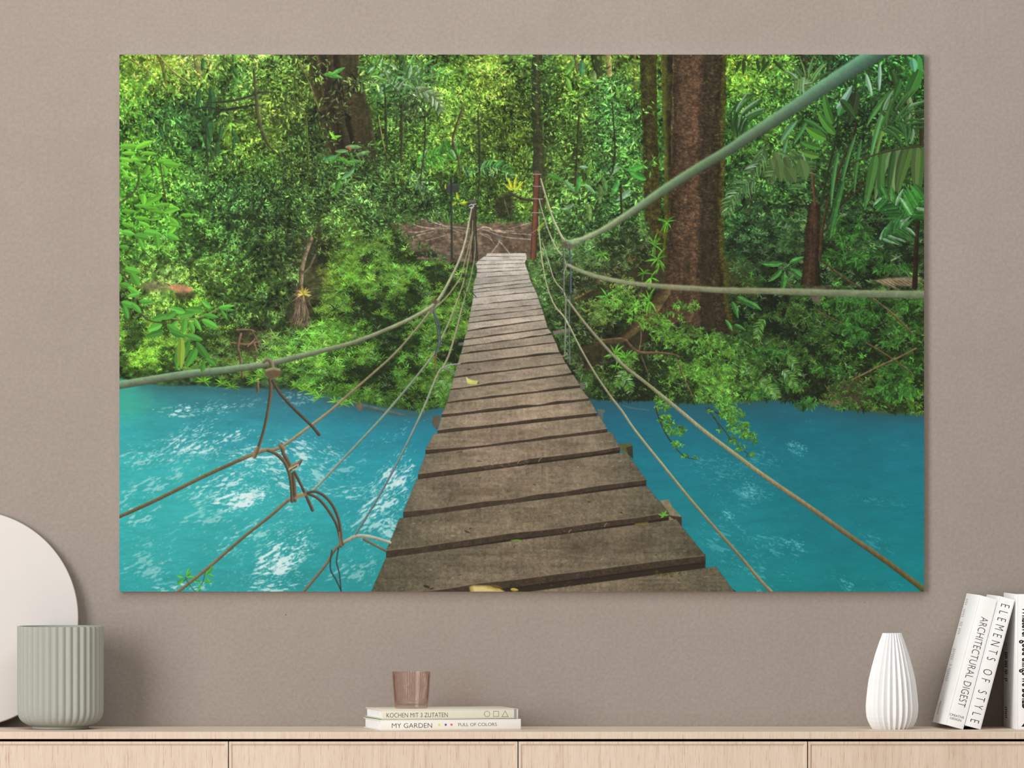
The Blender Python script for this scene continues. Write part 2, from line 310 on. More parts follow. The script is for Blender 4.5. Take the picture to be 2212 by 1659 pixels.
trunk([(118, 1453, 1569), (200, 1451, 1568), (300, 1449, 1565), (400, 1447, 1563), (470, 1446, 1563), (540, 1441, 1565), (600, 1432, 1572), (650, 1420, 1580), (700, 1400, 1592), (720, 1392, 1596)],
      [(0, 112, 92, 68), (.03, 66, 50, 36), (.1, 84, 64, 48), (.22, 96, 72, 54), (.38, 104, 76, 56), (.46, 112, 82, 62), (.53, 88, 66, 48), (.6, 62, 50, 36), (.7, 68, 56, 40), (.8, 62, 52, 36), (.88, 58, 46, 28), (.93, 84, 82, 34), (1, 84, 92, 32)],
      tex=.2, speck=.085, speckc=(172, 140, 108), fy=26, dark=.76)
# fluting near its foot
for p, c, a in [([(1484, 560, 10), (1482, 620, 16), (1474, 690, 24), (1466, 712, 26)], (46, 38, 26), .55), ([(1519, 480, 8), (1522, 560, 14), (1527, 640, 20), (1534, 700, 26)], (44, 36, 24), .7), ([(1440, 520, 6), (1434, 600, 10), (1420, 670, 14)], (40, 34, 24), .5),
                ([(1500, 600, 8), (1504, 660, 10), (1506, 700, 10)], (92, 72, 50), .35)]:
    tube(p, c, soft=6, tex=.2, al=a, k=.05)
tube([(1488, 500, 2), (1489, 570, 2), (1490, 650, 1.5)], (70, 54, 40), soft=1.5, al=.5)

# buttress roots running off to the left and right of the trunk
poly([(1380, 520), (1420, 520), (1440, 600), (1400, 640), (1340, 668), (1230, 676), (1232, 640), (1300, 590)], (50, 46, 30), tex=.25, soft=3, al=.85)
tube([(1392, 520, 12), (1370, 550, 16), (1335, 580, 18), (1300, 602, 18), (1265, 624, 18), (1238, 640, 14), (1220, 650, 8)], (92, 82, 54), soft=2.5, tex=.2, k=.35)
tube([(1435, 628, 26), (1412, 662, 28), (1386, 692, 26), (1362, 716, 22), (1338, 734, 16), (1300, 738, 12), (1270, 752, 16), (1238, 762, 14)], (86, 72, 46), soft=2.5, tex=.22, k=.4)
poly([(1228, 762), (1290, 742), (1350, 736), (1400, 700), (1440, 700), (1440, 760), (1360, 790), (1250, 800)], (46, 40, 28), tex=.25, soft=4, al=.85)
poly([(1566, 560), (1590, 572), (1626, 600), (1636, 640), (1570, 650)], (62, 62, 30), tex=.3, soft=3, al=.9)

# ---- water of the river
shore = [(240, 812), (300, 826), (360, 834), (430, 832), (500, 838), (560, 838), (640, 842), (700, 852), (760, 866), (830, 880), (900, 888), (960, 880), (1100, 870), (1280, 862), (1340, 866), (1420, 866), (1500, 872), (1560, 868), (1640, 866), (1700, 864), (1760, 874), (1830, 884), (1900, 892), (2010, 898)]
n1 = fbm(PH, PW, 60, 14, 3); n2 = fbm(PH, PW, 16, 4, 2)
poly(shore + [(2010, 1300), (240, 1300)], (WM * (1 + .05 * n1 + .035 * n2)[..., None]).astype(f32), soft=1)
# dark reflection of the bank along the shore
for i in range(len(shore) - 1):
    (xa, ya), (xb, yb) = shore[i], shore[i + 1]
    if xa < 300: continue
    poly([(xa, ya - 4), (xb, yb - 4), (xb, yb + 12), (xa, ya + 12)], (46, 66, 66), al=.36, soft=5); poly([(xa, ya - 4), (xb, yb - 4), (xb, yb + 40), (xa, ya + 40)], (52, 84, 96), al=.22, soft=12)
poly([(690, 850), (760, 868), (830, 882), (920, 890), (920, 906), (840, 896), (760, 884), (700, 872)], (62, 84, 84), al=.5, soft=4)
tube([(770, 872, 7), (800, 880, 8), (850, 892, 8), (872, 896, 5)], (92, 104, 92), soft=2.5, al=.55, tex=.15)
poly([(255, 830), (330, 842), (330, 880), (300, 890), (255, 890)], (70, 176, 146), al=.30, soft=9)
tube([(1690, 862, 5), (1760, 872, 6), (1830, 882, 7), (1900, 891, 8), (1996, 897, 8)], (70, 100, 90), soft=4, al=.35)
tube([(1345, 876, 3), (1368, 882, 4), (1400, 886, 3)], (92, 116, 112), soft=2, al=.5)

def ripples(n, cx, cy, rx, ry, ang, l0, l1, w=1.5, al=.8, col=(196, 226, 228), bend=.25, jit=.25, swirl=None):
    for _ in range(n):
        a = RNG.uniform(0, 2 * math.pi); r = math.sqrt(RNG.random()) * (1 + .5 * RNG.random() ** 3)
        ux, uy = math.cos(a) * r * rx, math.sin(a) * r * ry
        ca, sa = math.cos(ang), math.sin(ang)
        x, y = cx + ux * ca - uy * sa, cy + ux * sa + uy * ca
        if at(NZ3, x, y) + at(NZ2, x, y) * 1.1 < rnd(-.6, .35): continue
        th = ang + RNG.standard_normal() * jit
        if swirl is not None:
            th = math.atan2((x - swirl[0]) , -(y - swirl[1]) * 2.2) * .8 + RNG.standard_normal() * jit
            th = math.atan2(math.sin(th) * .6, math.cos(th))
        L = rnd(l0, l1) * .62 * (1 if RNG.random() < .8 else 1.6)
        leaf(x, y, L, rnd(.6, 1.) * w + .3, th, C(*col), k=0, bend=rnd(-bend, bend), soft=1.1, al=al * rnd(.2, .8), p=.6, q=.6)

A0 = -.3
# broad fine ripple over the left pool
for n, cx, cy, rx, ry, an, l0, l1, w, al in [
    (1500, 430, 1060, 300, 200, -.35, 5, 14, 1.4, .28), (900, 620, 1130, 200, 170, -.4, 4, 11, 1.4, .34), (600, 350, 1180, 180, 140, -.3, 4, 10, 1.3, .3), (500, 820, 1080, 110, 150, -.6, 4, 10, 1.3, .36),
    (700, 480, 900, 260, 70, -.16, 5, 14, 1.3, .26)]:
    ripples(n, cx, cy, rx, ry, an, l0, l1, w, al, col=(150, 214, 216))
for n, cx, cy, rx, ry, an, l0, l1, w, al in [
    (140, 400, 886, 60, 14, -.15, 6, 14, 1.8, .85), (70, 500, 878, 60, 12, -.15, 6, 14, 1.6, .7), (60, 640, 850, 50, 10, -.1, 5, 10, 1.4, .6), (50, 640, 866, 40, 12, -.2, 5, 10, 1.3, .6),
    (90, 400, 925, 60, 20, -.3, 5, 12, 1.6, .75), (150, 380, 960, 70, 20, -.55, 6, 16, 2.0, .85), (150, 440, 965, 70, 18, -.4, 6, 16, 2.0, .85), (70, 510, 938, 30, 12, -.35, 6, 12, 2.0, .8),
    (90, 300, 985, 50, 30, -.3, 6, 12, 1.5, .6), (80, 440, 988, 40, 22, -.8, 5, 12, 2.0, .7), (240, 500, 1030, 90, 30, -.45, 5, 13, 2.0, .7), (90, 340, 1040, 90, 25, -.45, 5, 14, 1.6, .5),
    (300, 520, 1075, 60, 26, -.3, 5, 13, 2.4, .95), (120, 535, 1070, 22, 10, -.3, 6, 14, 3.0, .95), (160, 620, 1040, 60, 40, .25, 5, 13, 2.0, .7), (170, 660, 970, 60, 30, .25, 5, 12, 1.8, .7),
    (200, 560, 975, 60, 22, -.15, 6, 14, 1.9, .75), (170, 600, 1000, 90, 34, .1, 5, 13, 1.8, .6), (130, 560, 1140, 110, 40, -.5, 5, 12, 1.6, .5), (460, 615, 1190, 60, 40, -.45, 4, 11, 2.2, .85),
    (240, 605, 1215, 50, 22, -.4, 5, 12, 2.4, .9), (130, 560, 1225, 60, 30, -.4, 4, 10, 1.6, .6), (150, 600, 1262, 70, 16, -.2, 4, 10, 1.8, .7), (120, 400, 1268, 60, 10, -.1, 4, 10, 1.8, .7),
    (110, 320, 1220, 60, 50, -.4, 3, 8, 1.5, .6), (90, 300, 1110, 40, 40, -.5, 3, 9, 1.7, .6), (80, 450, 1110, 60, 40, -.4, 3, 9, 1.5, .55),
    (160, 690, 1010, 40, 60, .5, 4, 11, 1.6, .55), (90, 740, 1000, 40, 40, -.3, 4, 10, 1.5, .5), (60, 720, 980, 20, 14, .4, 4, 10, 2, .7),
    (300, 850, 1030, 60, 30, -.7, 5, 13, 2.0, .8), (240, 830, 1075, 60, 40, -.6, 5, 13, 2.0, .8), (150, 800, 1120, 60, 50, -.6, 4, 10, 1.7, .7), (120, 845, 1140, 30, 40, -.7, 4, 9, 1.8, .7),
    (90, 760, 1060, 50, 20, -.2, 5, 12, 1.6, .6), (50, 850, 940, 30, 10, -.4, 4, 9, 1.4, .55), (60, 760, 1230, 60, 40, -.5, 3, 8, 1.5, .55), (40, 800, 1255, 20, 30, -.7, 3, 9, 1.8, .7), (30, 890, 910, 40, 6, -.1, 4, 9, 1.3, .5)]:
    ripples(n, cx, cy, rx, ry, an, l0, l1, w, al)
RX = fbm(PH, PW, 22, 6, 2); RY = fbm(PH, PW, 9, 3., 2)
def sparkle(cx, cy, rx, ry, ang, amt, thr=.30, col=(214, 236, 238)):
    x0, y0, x1, y1 = window(cx - 2.2 * max(rx, ry), cy - 2.2 * max(rx, ry), cx + 2.2 * max(rx, ry), cy + 2.2 * max(rx, ry))
    Y, X = np.mgrid[y0:y1, x0:x1].astype(f32)
    dx, dy = X + PX0 - cx, Y + PY0 - cy
    ca, sa = math.cos(ang), math.sin(ang)
    u, v = dx * ca + dy * sa, dy * ca - dx * sa
    env = np.exp(-(u / rx) ** 2 * 1.1 - (v / ry) ** 2 * 1.1)
    # ripple noise laid along the flow
    iu = ((u / 1.0 + 900) % PW).astype(int); iv = ((v * 1.0 + 700) % PH).astype(int)
    n = .6 * RX[iv, iu] + .8 * RY[iv, iu] + .5 * NZ5[y0:y1, x0:x1]
    m = np.clip((n - thr + .55 * (env - .6)) * 3., 0, 1) * np.clip(env * 1.8, 0, 1) * amt
    put(x0, y0, m.astype(f32), np.broadcast_to(C(*col), m.shape + (3,)))
for a in [(400, 886, 60, 12, -.15, .8), (500, 878, 50, 8, -.15, .6), (640, 858, 46, 14, -.1, .5), (395, 958, 70, 22, -.55, .8), (440, 962, 70, 16, -.4, .8), (510, 938, 34, 12, -.35, .8), (300, 985, 60, 30, -.3, .5), (500, 1030, 100, 30, -.45, .75), (340, 1040, 110, 26, -.45, .45),
          (520, 1075, 70, 28, -.3, .95, .2), (535, 1072, 22, 9, -.2, .95, .0), (620, 1035, 70, 34, .25, .7), (660, 972, 60, 26, .25, .7), (570, 975, 70, 18, -.15, .75), (600, 1002, 90, 30, .1, .6), (560, 1140, 130, 36, -.45, .5), (612, 1192, 70, 36, -.5, .9, .18), (600, 1222, 60, 22, -.4, .9, .15), (600, 1262, 80, 18, -.2, .7), (390, 1268, 70, 12, -.1, .7), (320, 1220, 70, 50, -.4, .4), (300, 1110, 50, 40, -.5, .5),
          (450, 1110, 80, 40, -.4, .4), (690, 1010, 40, 60, .5, .5), (850, 1030, 64, 28, -.7, .85, .22), (832, 1076, 60, 36, -.6, .8, .25), (805, 1120, 60, 50, -.6, .6), (846, 1140, 24, 40, .2, .6), (760, 1060, 60, 18, -.2, .6), (740, 1000, 60, 40, -.3, .4), (760, 1230, 60, 40, -.5, .4)]:
    sparkle(*a)
for a in [(1600, 1050, 90, 60, .2, .4), (1560, 1010, 90, 26, .12, .4), (1640, 985, 50, 14, .35, .45), (1720, 966, 24, 12, .4, .7), (1618, 1060, 24, 12, .5, .7), (1572, 1112, 16, 8, .5, .7), (1560, 1170, 70, 60, .3, .5), (1680, 1180, 70, 34, .25, .5), (1716, 1176, 22, 8, .4, .8), (1640, 1230, 80, 30, .3, .5), (1830, 1262, 26, 10, .6, .7), (1900, 1080, 80, 10, .1, .4), (1890, 1165, 50, 18, .5, .4)]:
    sparkle(*a[:5], a[5] * .55, .42, col=(140, 214, 220))
# calmer right pool
for n, cx, cy, rx, ry, an, l0, l1, w, al in [
    (500, 1620, 1080, 120, 150, .2, 3, 8, 1.2, .30), (260, 1600, 1050, 70, 50, .2, 4, 9, 1.4, .5), (200, 1560, 1010, 70, 26, .12, 4, 10, 1.4, .5), (120, 1640, 985, 40, 14, .35, 4, 10, 1.4, .55), (90, 1720, 966, 22, 12, .4, 4, 9, 1.6, .7),
    (110, 1620, 1060, 26, 14, .5, 5, 10, 1.8, .65), (60, 1572, 1112, 16, 8, .5, 5, 12, 2, .7), (150, 1560, 1170, 60, 60, .3, 3, 8, 1.5, .6), (120, 1680, 1180, 60, 34, .25, 4, 9, 1.6, .6), (50, 1715, 1175, 22, 10, .4, 5, 12, 2, .75),
    (70, 1640, 1230, 70, 40, .3, 3, 9, 1.5, .6), (40, 1830, 1262, 26, 12, .6, 5, 12, 1.8, .7), (60, 1900, 1080, 70, 10, .1, 4, 9, 1.3, .5), (40, 1890, 1165, 40, 20, .5, 4, 9, 1.4, .5), (160, 1800, 1130, 180, 120, .3, 3, 8, 1.2, .28),
    (60, 1920, 960, 70, 10, .1, 4, 9, 1.2, .4), (120, 1880, 1262, 90, 20, .2, 3, 8, 1.3, .45), (16, 1762, 912, 20, 3, .15, 4, 8, 1.4, .6), (60, 1740, 1030, 130, 60, .2, 3, 8, 1.2, .25), (14, 1632, 1274, 8, 3, .1, 5, 9, 2.4, .9)]:
    ripples(n, cx, cy, rx, ry, an, l0, l1, w, al, col=(128, 206, 212))

# ---- canopy clumps hanging in front of the far wall of leaves
TRUNKS = [(1376, 1596, 118, 720), (1146, 1180, 118, 460), (664, 818, 118, 345)]
def clear_of_trunks(x, y):
    if 1384 < x < 1572 and y < 640: return RNG.random() < .004
    if 1150 < x < 1180 and y < 470: return RNG.random() < .22
    if y < 318 and 690 + (y - 118) * .12 < x < 776 + (y - 118) * .2: return RNG.random() < .05 + (.5 if y > 290 else 0)
    return True

def clump(cx, cy, rx, ry, n, l0, l1, ang=None, spread=.5, asp=(.3, .45), gain=1.2, shine=.08, hue=(0, 0, 0), rib=.25, dark=.25, al=1., jit=.7, over=False):
    """a leafy mass: dark leaves behind, lit ones over them"""
    n = int(n * 1.7); l0 *= .66; l1 *= .7
    for i in range(n):
        f = i / n
        a = RNG.uniform(0, 2 * math.pi); r = math.sqrt(RNG.random()) * (1 + .35 * RNG.random() ** 2)
        x, y = cx + math.cos(a) * r * rx, cy + math.sin(a) * r * ry
        if not over and not clear_of_trunks(x, y): continue
        t = tone(x, y, spread) * gain * (dark + (1 - dark) * min(1, f * 1.5))
        c = leafcol(x, y, t) + C(*hue)
        L = rnd(l0, l1)
        if RNG.random() < shine * f * 1.6: c = c * .45 + C(176, 208, 156) * .55; L *= .6
        th = at(TH, x, y) * 1.3 + RNG.standard_normal() * .8 if ang is None else ang + RNG.standard_normal() * jit
        leaf(x, y, L, L * rnd(*asp), th, np.clip(c, 6, 245), k=.14, bend=rnd(-.2, .2), rib=rib, al=al)

# dark silhouettes, upper left
for c in [(400, 200, 70, 45, 170, 10, 20), (430, 230, 60, 45, 140, 12, 22), (350, 250, 60, 60, 140, 9, 18), (480, 150, 40, 40, 70, 14, 26), (470, 290, 40, 60, 60, 18, 34), (360, 290, 60, 40, 90, 12, 24)]:
    clump(*c, ang=1.4, gain=.8, shine=.07, jit=.8)
for x, y, L in [(470, 305, 46), (480, 330, 40), (444, 250, 60), (500, 280, 40), (455, 190, 60), (478, 270, 36), (505, 300, 30), (440, 290, 42), (430, 190, 40), (500, 140, 34), (438, 125, 30), (318, 270, 34), (345, 275, 30), (500, 330, 34), (452, 320, 34)]:
    leaf(x, y, L, L * .38, rnd(1.0, 1.8), C(46, 84, 44), k=.15, rib=.15, bend=.1)
for c in [(600, 150, 60, 40, 150, 10, 20), (620, 200, 50, 50, 120, 9, 18), (570, 150, 50, 30, 90, 9, 18), (700, 270, 60, 40, 60, 12, 22), (715, 180, 30, 10, 20, 14, 26), (780, 185, 34, 22, 60, 14, 28)]:
    clump(*c, gain=1.15, shine=.09)
for c in [(560, 380, 110, 70, 420, 6, 13), (640, 350, 60, 60, 260, 6, 14), (470, 400, 70, 60, 260, 6, 14), (360, 400, 60, 50, 200, 7, 14), (600, 420, 80, 60, 300, 7, 13), (330, 330, 40, 40, 120, 8, 15)]:
    clump(*c, gain=1.15, shine=.12)
for c in [(960, 190, 60, 40, 200, 8, 17), (1010, 210, 60, 50, 220, 8, 17), (1040, 180, 50, 40, 140, 7, 15), (1090, 250, 50, 70, 240, 6, 13), (930, 280, 60, 50, 200, 7, 14), (900, 330, 60, 60, 240, 6, 13), (1030, 300, 60, 60, 300, 4, 9)]:
    clump(*c, gain=1.12, shine=.10)
# shrub right of the post, its leaves catching the sky
for c in [(1290, 220, 70, 40, 220, 10, 22), (1330, 200, 50, 30, 120, 10, 22), (1270, 260, 70, 40, 230, 9, 20), (1340, 270, 50, 50, 200, 10, 20), (1240, 310, 60, 40, 240, 7, 15), (1330, 330, 50, 50, 180, 9, 20), (1210, 250, 40, 50, 140, 6, 13), (1290, 400, 80, 50, 260, 10, 22), (1340, 450, 50, 40, 150, 10, 22), (1220, 430, 40, 60, 160, 8, 16), (1250, 470, 60, 30, 160, 8, 16)]:
    clump(*c, gain=1.1, shine=.16, ang=2.6, jit=.9)
for x, y, L, a, c in [(1224, 168, 34, 1.2, (108, 160, 62)), (1240, 130, 38, 2.0, (96, 150, 60)), (1256, 128, 40, 1.5, (66, 118, 76)), (1282, 152, 30, 1.4, (110, 138, 82)), (1330, 190, 24, 1.2, (104, 160, 60)), (1252, 380, 40, 1.7, (70, 138, 62)), (1336, 388, 40, 1.9, (78, 152, 72)), (1262, 398, 30, .6, (110, 166, 110)), (1296, 400, 40, 1.5, (88, 118, 62)),
                       (1300, 380, 36, 1.2, (76, 118, 60)), (1390, 358, 40, 2.8, (74, 160, 60)), (1396, 388, 44, 3.5, (66, 150, 56)), (1362, 410, 40, 2.4, (120, 164, 130)), (1270, 440, 40, 1.4, (96, 128, 62)), (1182, 376, 40, .35, (70, 124, 50)), (1218, 390, 34, .7, (96, 142, 86)), (1160, 500, 26, -1.0, (128, 168, 50)), (1276, 352, 34, 1.7, (92, 140, 50)),
                       (1250, 360, 20, 0, (120, 160, 130)), (1320, 350, 30, 2.2, (60, 110, 56)), (1340, 360, 36, 2.6, (112, 156, 110)), (1210, 450, 30, .3, (76, 120, 66)), (1240, 440, 28, 2.6, (120, 152, 112))]:
    leaf(x, y, L, L * .4, a, C(*c), k=.12, rib=.3, bend=.1)
# shining palm by the left trunk
def frond(pts, n, L0, L1, wd, col, lean=.9, side=2, droop=.25, al=1., shine=.2, curve=1., stem=2.):
    P = spline(pts, 3.); m = len(P)
    tube([(p[0], p[1], stem) for p in P[::max(1, m // 8)]], tuple(v * .7 for v in col), soft=1., al=al)
    for i in range(n):
        f = (i + .5) / n; j = min(m - 2, int(f * (m - 1)))
        dx, dy = P[j + 1][:2] - P[j][:2]
        th = math.atan2(dy, dx)
        L = L0 + (L1 - L0) * math.sin(math.pi * min(1, .15 + f * .85)) * rnd(.85, 1.1)
        for s in ((-1, 1) if side == 2 else (side,)):
            c = C(*col) * rnd(.62, 1.2)
            if RNG.random() < shine: c = c * .5 + C(176, 206, 186) * .5
            a = th + s * lean * rnd(.85, 1.15)
            leaf(P[j][0], P[j][1], L, wd * rnd(.8, 1.2), a, c, k=.14, bend=droop * (1 if math.cos(a) > 0 else -1) * rnd(.5, 1.3), rib=.25, al=al, p=.45, q=.7)
frond([(835, 200), (862, 148), (900, 140), (950, 158), (968, 166)], 11, 18, 32, 6, (92, 148, 78), lean=1.25, droop=.35, shine=.22)
frond([(862, 215), (870, 180), (900, 168), (936, 186)], 11, 22, 42, 5, (88, 134, 66), lean=1.0, droop=.4, shine=.18)
frond([(850, 200), (830, 160), (800, 140), (784, 150)], 8, 16, 30, 5, (76, 134, 60), lean=1.0, droop=.3)
frond([(868, 210), (840, 180), (820, 190), (806, 215)], 8, 18, 36, 5, (66, 118, 54), lean=.9, droop=.3)
frond([(895, 190), (930, 205), (946, 222), (952, 240)], 10, 14, 24, 5, (110, 130, 92), lean=.8, droop=.2)
clump(868, 225, 34, 26, 90, 8, 16, gain=.6, shine=.05)
frond([(900, 350), (940, 338), (985, 318), (998, 325)], 14, 16, 30, 5, (70, 142, 52), lean=1.1, droop=.3)
frond([(1040, 362), (1064, 360), (1092, 366), (1104, 380)], 12, 12, 22, 4, (74, 150, 74), lean=1.1)
frond([(1000, 372), (1020, 366), (1040, 370)], 10, 10, 16, 3.5, (84, 150, 84), lean=1.2)
frond([(880, 392), (905, 390), (925, 410), (934, 424)], 12, 14, 26, 4.5, (104, 150, 100), lean=1.0, shine=.3)
# leafy undergrowth at the far landing
for c in [(900, 400, 70, 40, 260, 8, 18), (960, 430, 60, 36, 240, 8, 18), (1060, 430, 70, 36, 260, 8, 18), (1000, 390, 60, 40, 200, 7, 16), (1110, 400, 40, 40, 150, 7, 16), (880, 450, 50, 24, 140, 8, 16), (930, 465, 50, 14, 90, 6, 13), (1050, 462, 60, 18, 120, 6, 13), (1000, 470, 40, 12, 60, 6, 12)]:
    clump(*c, gain=1.0, shine=.10)
poly([(1072, 424), (1090, 416), (1110, 420), (1112, 440), (1104, 474), (1076, 476), (1068, 450)], (38, 34, 28), soft=4, al=.75)
tube([(1100, 415, 5), (1115, 424, 5), (1130, 430, 6), (1148, 432, 6)], (66, 60, 42), soft=1.5)
for x, y, L, a in [(1107, 412, 30, -1.9), (1110, 410, 32, -1.4), (1114, 412, 26, -.9), (1106, 410, 22, -2.5), (990, 432, 20, -1.8), (992, 440, 20, -.2), (986, 436, 14, 2.6), (963, 408, 12, -1.6)]:
    leaf(x, y, L, 8, a, C(178, 186, 44), k=.12)
tube([(1088, 430, 2), (1094, 450, 2), (1100, 470, 2)], (110, 100, 80), soft=1)
tube([(1070, 474, 3), (1076, 487, 3), (1077, 512, 3.5)], (128, 116, 100), soft=1)

for c in [(600, 190, 60, 40, 130, 8, 16), (690, 150, 18, 40, 40, 8, 18), (720, 230, 36, 34, 60, 10, 22), (780, 172, 40, 14, 60, 12, 26), (740, 190, 26, 14, 26, 10, 22), (700, 290, 30, 30, 60, 9, 18), (790, 320, 34, 12, 60, 8, 14), (1160, 160, 16, 40, 40, 7, 14), (1160, 240, 18, 40, 30, 7, 14), (1400, 350, 16, 20, 16, 10, 22), (1400, 230, 14, 14, 10, 8, 16), (640, 330, 50, 40, 120, 9, 18), (560, 330, 50, 30, 90, 9, 18)]:
    clump(*c, gain=1.15, shine=.12, over=True, ang=1.0, jit=1.2)
# branches and hanging vines in front of the leaves
for p, c in [([(560, 200, 4), (520, 214, 5), (486, 220, 5), (440, 223, 3)], (46, 58, 36)), ([(556, 226, 4), (520, 233, 4), (480, 238, 5), (444, 232, 4), (410, 240, 3)], (40, 50, 32)), ([(480, 238, 4), (462, 254, 3), (446, 270, 3), (446, 320, 3), (450, 372, 2)], (42, 52, 32)), ([(548, 150, 5), (553, 210, 6), (556, 245, 7), (566, 285, 7), (582, 316, 5), (598, 332, 4)], (70, 76, 48)), ([(556, 200, 4), (576, 198, 4), (592, 200, 3)], (54, 62, 40)), ([(661, 250, 3), (665, 320, 4), (668, 372, 3)], (76, 96, 40)), ([(640, 120, 2), (668, 180, 2), (690, 240, 2)], (120, 116, 74)), ([(600, 258, 2), (640, 300, 2)], (60, 70, 40)),
             ([(868, 230, 4), (867, 300, 5), (866, 350, 5)], (50, 54, 34)), ([(918, 240, 3), (917, 310, 3), (908, 390, 3)], (46, 56, 34)), ([(996, 240, 4), (984, 276, 5), (978, 306, 5), (990, 345, 4), (994, 380, 3)], (74, 74, 44)), ([(832, 210, 4), (834, 270, 4), (836, 330, 4)], (46, 58, 32)), ([(1032, 240, 3), (1036, 330, 4), (1033, 430, 3)], (48, 56, 34)), ([(800, 430, 2), (840, 480, 3), (878, 530, 3), (900, 590, 2)], (70, 66, 44)), ([(740, 350, 2), (800, 420, 2), (860, 500, 2)], (86, 92, 54)),
             ([(1322, 220, 3), (1325, 270, 3), (1328, 330, 3), (1322, 372, 4)], (44, 48, 30)), ([(1320, 376, 3), (1308, 352, 2), (1296, 300, 2)], (44, 48, 30)), ([(1250, 250, 4), (1246, 330, 5), (1242, 400, 5)], (50, 56, 32)), ([(1340, 400, 4), (1342, 450, 5), (1346, 500, 5)], (44, 44, 28)), ([(1610, 118, 2), (1609, 180, 2)], (50, 60, 30)), ([(340, 118, 4), (352, 150, 5), (358, 180, 4)], (92, 100, 44)), ([(280, 126, 2), (316, 150, 3), (345, 176, 2)], (160, 156, 84)), ([(345, 120, 2), (370, 150, 3), (410, 180, 2)], (176, 176, 100))]:
    tube(p, c, soft=1.2, tex=.14)
# ---- trodden earth and roots at the far end of the bridge
gy = (C(100, 85, 71)[None, None] * np.clip(1 + .34 * fbm(PH, PW, 30, 8, 3) + .30 * fbm(PH, PW, 7, 4, 2), .4, 1.5)[..., None]).astype(f32)
poly([(850, 476), (880, 470), (930, 478), (990, 484), (1060, 482), (1150, 478), (1152, 566), (1130, 560), (1030, 566), (960, 566), (930, 556), (890, 536), (870, 518), (862, 496)], gy, soft=2)
poly([(1030, 500), (1080, 506), (1150, 516), (1150, 548), (1080, 544), (1040, 520)], (84, 66, 54), al=.55, soft=4)
poly([(886, 534), (930, 538), (946, 546), (944, 566), (890, 560)], (46, 40, 34), al=.9, soft=2)
tube([(886, 540, 11), (910, 537, 13), (938, 541, 13), (948, 546, 8)], (92, 82, 70), soft=1.5, tex=.2)
tube([(896, 558, 6), (930, 560, 7), (960, 563, 6)], (86, 76, 62), soft=1.5, tex=.2)
poly([(946, 548), (956, 542), (966, 546), (968, 558), (950, 560)], (96, 86, 76), soft=1, tex=.1)
for p in [[(905, 472, 2), (935, 480, 4), (960, 488, 4), (1012, 494, 4), (1060, 498, 4), (1110, 500, 3)], [(940, 482, 2), (962, 490, 4), (985, 500, 3), (1000, 504, 2)], [(878, 478, 2), (908, 490, 3), (940, 494, 3), (968, 494, 2)],
          [(1030, 498, 3), (1044, 491, 5), (1058, 494, 5), (1070, 500, 3), (1150, 508, 2)], [(1034, 505, 3), (1054, 508, 3), (1062, 520, 2)], [(1040, 507, 2), (1056, 514, 2), (1066, 526, 2)], [(870, 500, 2), (900, 502, 3), (930, 496, 3), (952, 490, 2)], [(880, 514, 2), (912, 506, 3), (936, 500, 2)],
          [(1050, 498, 3), (1090, 512, 3), (1150, 518, 4)], [(920, 520, 2), (950, 512, 2), (968, 506, 2)], [(900, 478, 2), (926, 470, 2)], [(1100, 494, 2), (1150, 480, 2)], [(946, 478, 2), (955, 486, 2), (958, 498, 2)]]:
    tube(p, (150, 132, 116), soft=1.1, k=.4, tex=.12)
tube([(1077, 510, 4), (1077, 520, 5), (1074, 528, 4), (1064, 540, 4), (1058, 548, 4)], (140, 126, 112), soft=1, k=.4)
tube([(1080, 524, 4), (1090, 536, 4), (1099, 547, 4)], (134, 118, 104), soft=1, k=.4)
poly([(1070, 508), (1084, 508), (1086, 518), (1072, 518)], (112, 104, 100), soft=1)
for _ in range(260):
    x, y = rnd(862, 1150), rnd(482, 560)
    leaf(x, y, rnd(3, 7), rnd(1, 2.2), rnd(-.6, .6), C(150, 132, 112) * rnd(.5, 1.25), k=0, al=.7)

for _ in range(240):
    t = RNG.random()
    if t < .4: x, y = rnd(845, 905), 474 + (rnd(-8, 8))
    elif t < .7: x = rnd(862, 960); y = 500 + (x - 862) * .68 + rnd(-10, 14)
    else: x, y = rnd(900, 1150), 474 + rnd(-8, 8)
    if 1012 < x < 1034 and y > 430: continue
    leaf(x, y, rnd(6, 13), rnd(2.4, 4.5), rnd(-3.1, 3.1), C(66, 104, 46) * rnd(.5, 1.4), k=.14)
# ---- left bank: low lanceolate plants in tufts
def tuft(x, y, s, col, n=6, spin=None, droop=.35, asp=.24, k=.14, rib=.2):
    b = RNG.uniform(-.4, .4)
    for i in range(n):
        a = math.pi * (1.08 - 1.16 * (i + .5) / n) * -1 + b if spin is None else RNG.uniform(0, 2 * math.pi)
        a = -a if spin is None else a
        a = -(math.pi * (-.12 + 1.24 * (i + .5) / n)) + b if spin is None else a
        L = s * rnd(.7, 1.15)
        d = droop * (1 if math.cos(a) > 0 else -1)
        leaf(x, y, L, L * asp * rnd(.85, 1.2), a, np.clip(col * rnd(.72, 1.18), 5, 245), k=k, bend=d * rnd(.4, 1.3), rib=rib, soft=.9)

